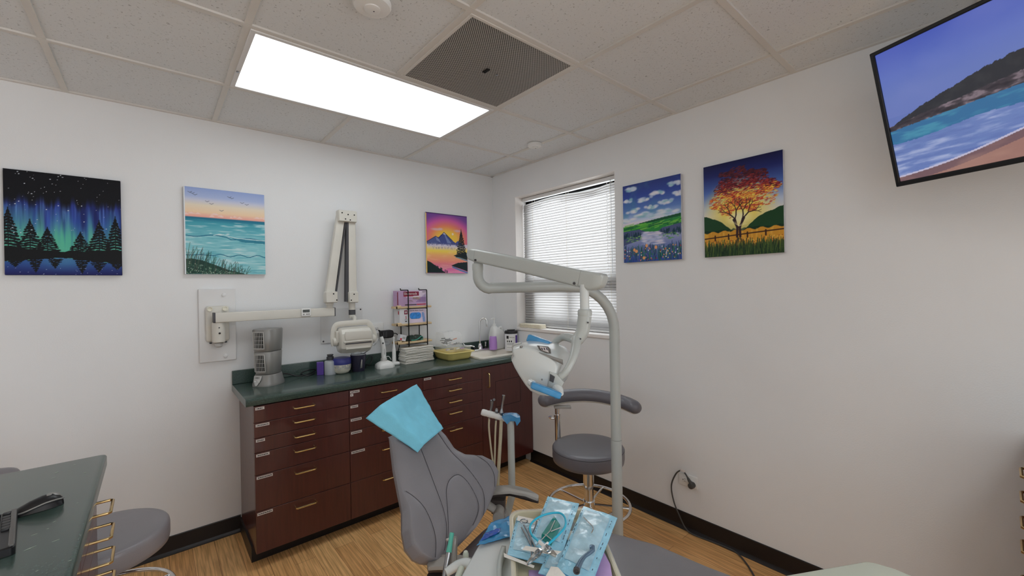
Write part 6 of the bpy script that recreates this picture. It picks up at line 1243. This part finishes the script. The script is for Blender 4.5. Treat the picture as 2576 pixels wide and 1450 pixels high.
FXd = dx1-.012
dc = thing('desk_cabinet', 'mahogany drawer pedestal under the green desk with brass pulls', 'cabinet', (-2.85, -1.5, 0))
g = MB(); g.box((-3.18, -1.95, .08), (FXd-.019, -1.04, DZ-.039)); g.build('carcass', 'mahog', dc, bevel=.001); MB().box((-3.15, -1.93, 0), (FXd-.07, -1.05, .08)).build('toe_kick', 'base', dc, smooth=False)
zd = [.806, .722, .642, .562, .45, .27, .084]
for k in range(6):
    dr = MB().box((FXd-.0186, -1.45, zd[k+1]+.0012), (FXd, -1.042, zd[k]-.0012)).build('drawer', 'mahog', dc, bevel=.001); pull((FXd, -1.12, [.763, .682, .602, .52, .40, .22][k]), V((0, 1, 0)), EX, .115, dr, 'brass_old', .0045, .042)
for k in range(3): 
    z1, z0 = [.806, .562, .27][k], [.562, .27, .084][k]; dr = MB().box((FXd-.0186, -1.94, z0+.0012), (FXd, -1.453, z1-.0012)).build('drawer', 'mahog', dc, bevel=.001); pull((FXd, -1.7, (z0+z1)/2), V((0, 1, 0)), EX, .115, dr, 'brass_old', .0045, .042)
# far desk leg panel so the worktop is carried at its other end
tag(MB().box((-3.18, -2.70, 0), (-2.60, -2.68, DZ-.0385)).build('desk_end_panel', 'mahog', loc=(-2.9, -2.69, 0), bevel=.001), 'mahogany end panel carrying the near end of the green desk', 'panel')
# mouse
ma, mb_ = PZ(27, 1302, DZ), PZ(160, 1262, DZ); md = (mb_-ma); ml = md.length; md.normalize(); msd = md.cross(up)
ms_ = thing('computer_mouse', 'black and grey wireless mouse beside the keyboard', 'computer mouse', (ma+mb_)/2)
def mring(k, w_, h_): 
    p = ma+md*(ml*k); return [p+msd*(w_*math.cos(a)*(1 if math.sin(a) < .2 else .88))+up*(max(0, h_*math.sin(a)) if math.sin(a) > 0 else .001) for a in np.linspace(-.001, 2*math.pi, 19)[:-1]]
prf = [(0, .010, .006), (.04, .020, .012), (.15, .026, .019), (.35, .029, .028), (.58, .031, .034), (.78, .031, .034), (.92, .026, .027), (.98, .018, .017), (1, .008, .006)]
MB().rings([mring(*p) for p in prf]).build('mouse_body', 'black', ms_, ang=70)
MB().rings([[p+up*.0012 for p in mring(k, w_*.62, h_*1.0+.001)][1:9] for k, w_, h_ in [(.66, .031, .034), (.74, .031, .034), (.84, .029, .0315), (.92, .026, .027), (.97, .02, .019)]], False, False).build('palm_rest', 'silver', ms_, ang=60)
MB().tube([ma+md*(ml*k)-msd*0+msd*w_+up*h_ for k, w_, h_ in ((.03, .016, .007), (.2, .0275, .011), (.4, .0295, .016), (.6, .0315, .021), (.8, .0315, .022), (.95, .022, .018), (.99, .008, .014))], .0022, 8, sub=5).build('side_trim', 'silver', ms_)
# keyboard
kb = thing('keyboard', 'black computer keyboard on the green desk', 'keyboard', PZ(0, 1380, DZ))
k1, k2 = PZ(45, 1303, DZ), PZ(36, 1450, DZ); kd = (k2-k1); kd.normalize(); ks_ = kd.cross(up); ks_ = ks_ if ks_.x < 0 else -ks_    # towards -x
kd_ = V((ks_.y, -ks_.x, 0)); kd_ = kd_ if kd_.dot(kd) > 0 else -kd_
def KP(a, b, z): return k1+ks_*a+kd_*b+up*z
MB().rings([[KP(a, b, z) for a, b in rrect(0, .44, -.005, .25, .01)] for z in (.001, .018)]+[[KP(a, b, .021) for a, b in rrect(.003, .437, -.002, .247, .008)]], True, True).build('keyboard_case', 'black', kb, ang=40)
g = MB(); g.puff([KP(a, b, .0235) for a, b in rrect(.001, .012, -.004, .249, .004)], up, .003, edge=.002, steps=2); g.build('case_rim', 'unitd', kb)
for b in range(6):
    for a in range(4):
        w_ = .0165 if b < 5 else .0165
        if b == 0: bb = .006
        else: bb = .018+b*.0195
        q = KP(.018+a*.0195, bb+.008, .0205); g = MB().rings([[q+ks_*x*k+kd_*y*k+up*z for x, y in rrect(0-.0085, .0085, -.0085 if b else -.005, .0085 if b else .005, .002, 2)] for z, k in ((0, 1), (.005, .93), (.0065, .8))]); g.build('key', 'black', kb, ang=40)
g = MB()
for b in range(5): g.rings([[KP(a, .0275+b*.0195+y, z) for y, z in ((-.0085, .021), (-.0075, .0265), (.0075, .0265), (.0085, .021))] for a in (.095, .43)])
o = g.build('key_row', 'black', kb, smooth=False); o['kind'] = 'stuff'
# ------------------------------------------------------------------ drawer cabinet by the window wall, behind the frame edge
rc = thing('drawer_cabinet', 'mahogany drawer cabinet whose brass pulls show at the right picture edge', 'cabinet', (-.3, -3.4, 0))
FYr = -3.118
MB().box((-.50, -3.72, .085), (-.003, FYr-.019, .862)).build('carcass', 'mahog', rc, bevel=.001); MB().box((-.49, -3.7, 0), (-.003, FYr-.08, .085)).build('toe_kick', 'base', rc, smooth=False)
for k in range(6):
    dr = MB().box((-.50, FYr-.0186, ZR[k+1]+.0012), (-.003, FYr, ZR[k]-.0012)).build('drawer', 'mahog', rc, bevel=.001)
    pull((-.22, FYr, [.82, .74, .655, .575, .455, .265][k]), EX, V((0, 1, 0)), .104, dr, 'brass_old', .0045, .036)
t = thing('cabinet_worktop', 'green laminate worktop on the drawer cabinet at the right picture edge', 'countertop', (-.25, -3.4, .863)); MB().box((-.52, -3.74, .8635), (-.003, FYr+.005, .903)).build('worktop_slab', 'lamw', t, bevel=.005)
# wall plug and its cable
q = V((-.012, -1.862, .288)); t = thing('power_plug', 'grey power plug and cable running down the window wall to the floor', 'power cord', q)
MB().rings([[q+V((-d, 0, 0))+V((0, math.cos(a)*r_, math.sin(a)*r_)) for a in np.linspace(0, 6.28, 21)[:-1]] for d, r_ in ((0, .017), (.018, .018), (.03, .016), (.034, .010))]).build('plug_body', 'rubber', t, ang=40)
MB().tube([q+V((-.02, 0, .01)), q+V((-.022, .012, .03)), q+V((-.022, .02, .042))], [.009, .008, .005], 10, sub=3).build('strain_relief', 'rubber', t)
cp_ = [q+V((-.022, .02, .042)), V((-.022, -1.82, .345)), V((-.022, -1.80, .355)), V((-.022, -1.765, .325)), PX(1689, 1222, -.022), PX(1695, 1262, -.022), PX(1710, 1300, -.022), V((-.024, -1.82, .02)), V((-.03, -1.87, .006)), PZ(1800, 1367, .006), PZ(1848, 1388, .006), PZ(1875, 1415, .006), PZ(1900, 1455, .006), PZ(1915, 1490, .006)]
MB().tube(cp_, .0042, 8, sub=7).build('cable', 'rubber', t)
MB().obox(V((-.022, -1.806, .355)), (0, 1, 0), (0, 0, 1), (1, 0, 0), .026, .012, .009).build('cable_tag', 'labelw', t)
# ------------------------------------------------------------------ render look
SC.view_settings.view_transform = 'Standard'; SC.view_settings.look = 'None'; SC.view_settings.gamma = 1; SC.view_settings.use_curve_mapping = False
SC.view_settings.exposure = -.16
SC.cycles.max_bounces = 10; SC.cycles.diffuse_bounces = 6; SC.cycles.glossy_bounces = 4; SC.cycles.transmission_bounces = 6; SC.cycles.transparent_max_bounces = 10
SC.cycles.use_denoising = True; SC.cycles.sample_clamp_indirect = 6; SC.cycles.caustics_reflective = False; SC.cycles.caustics_refractive = False
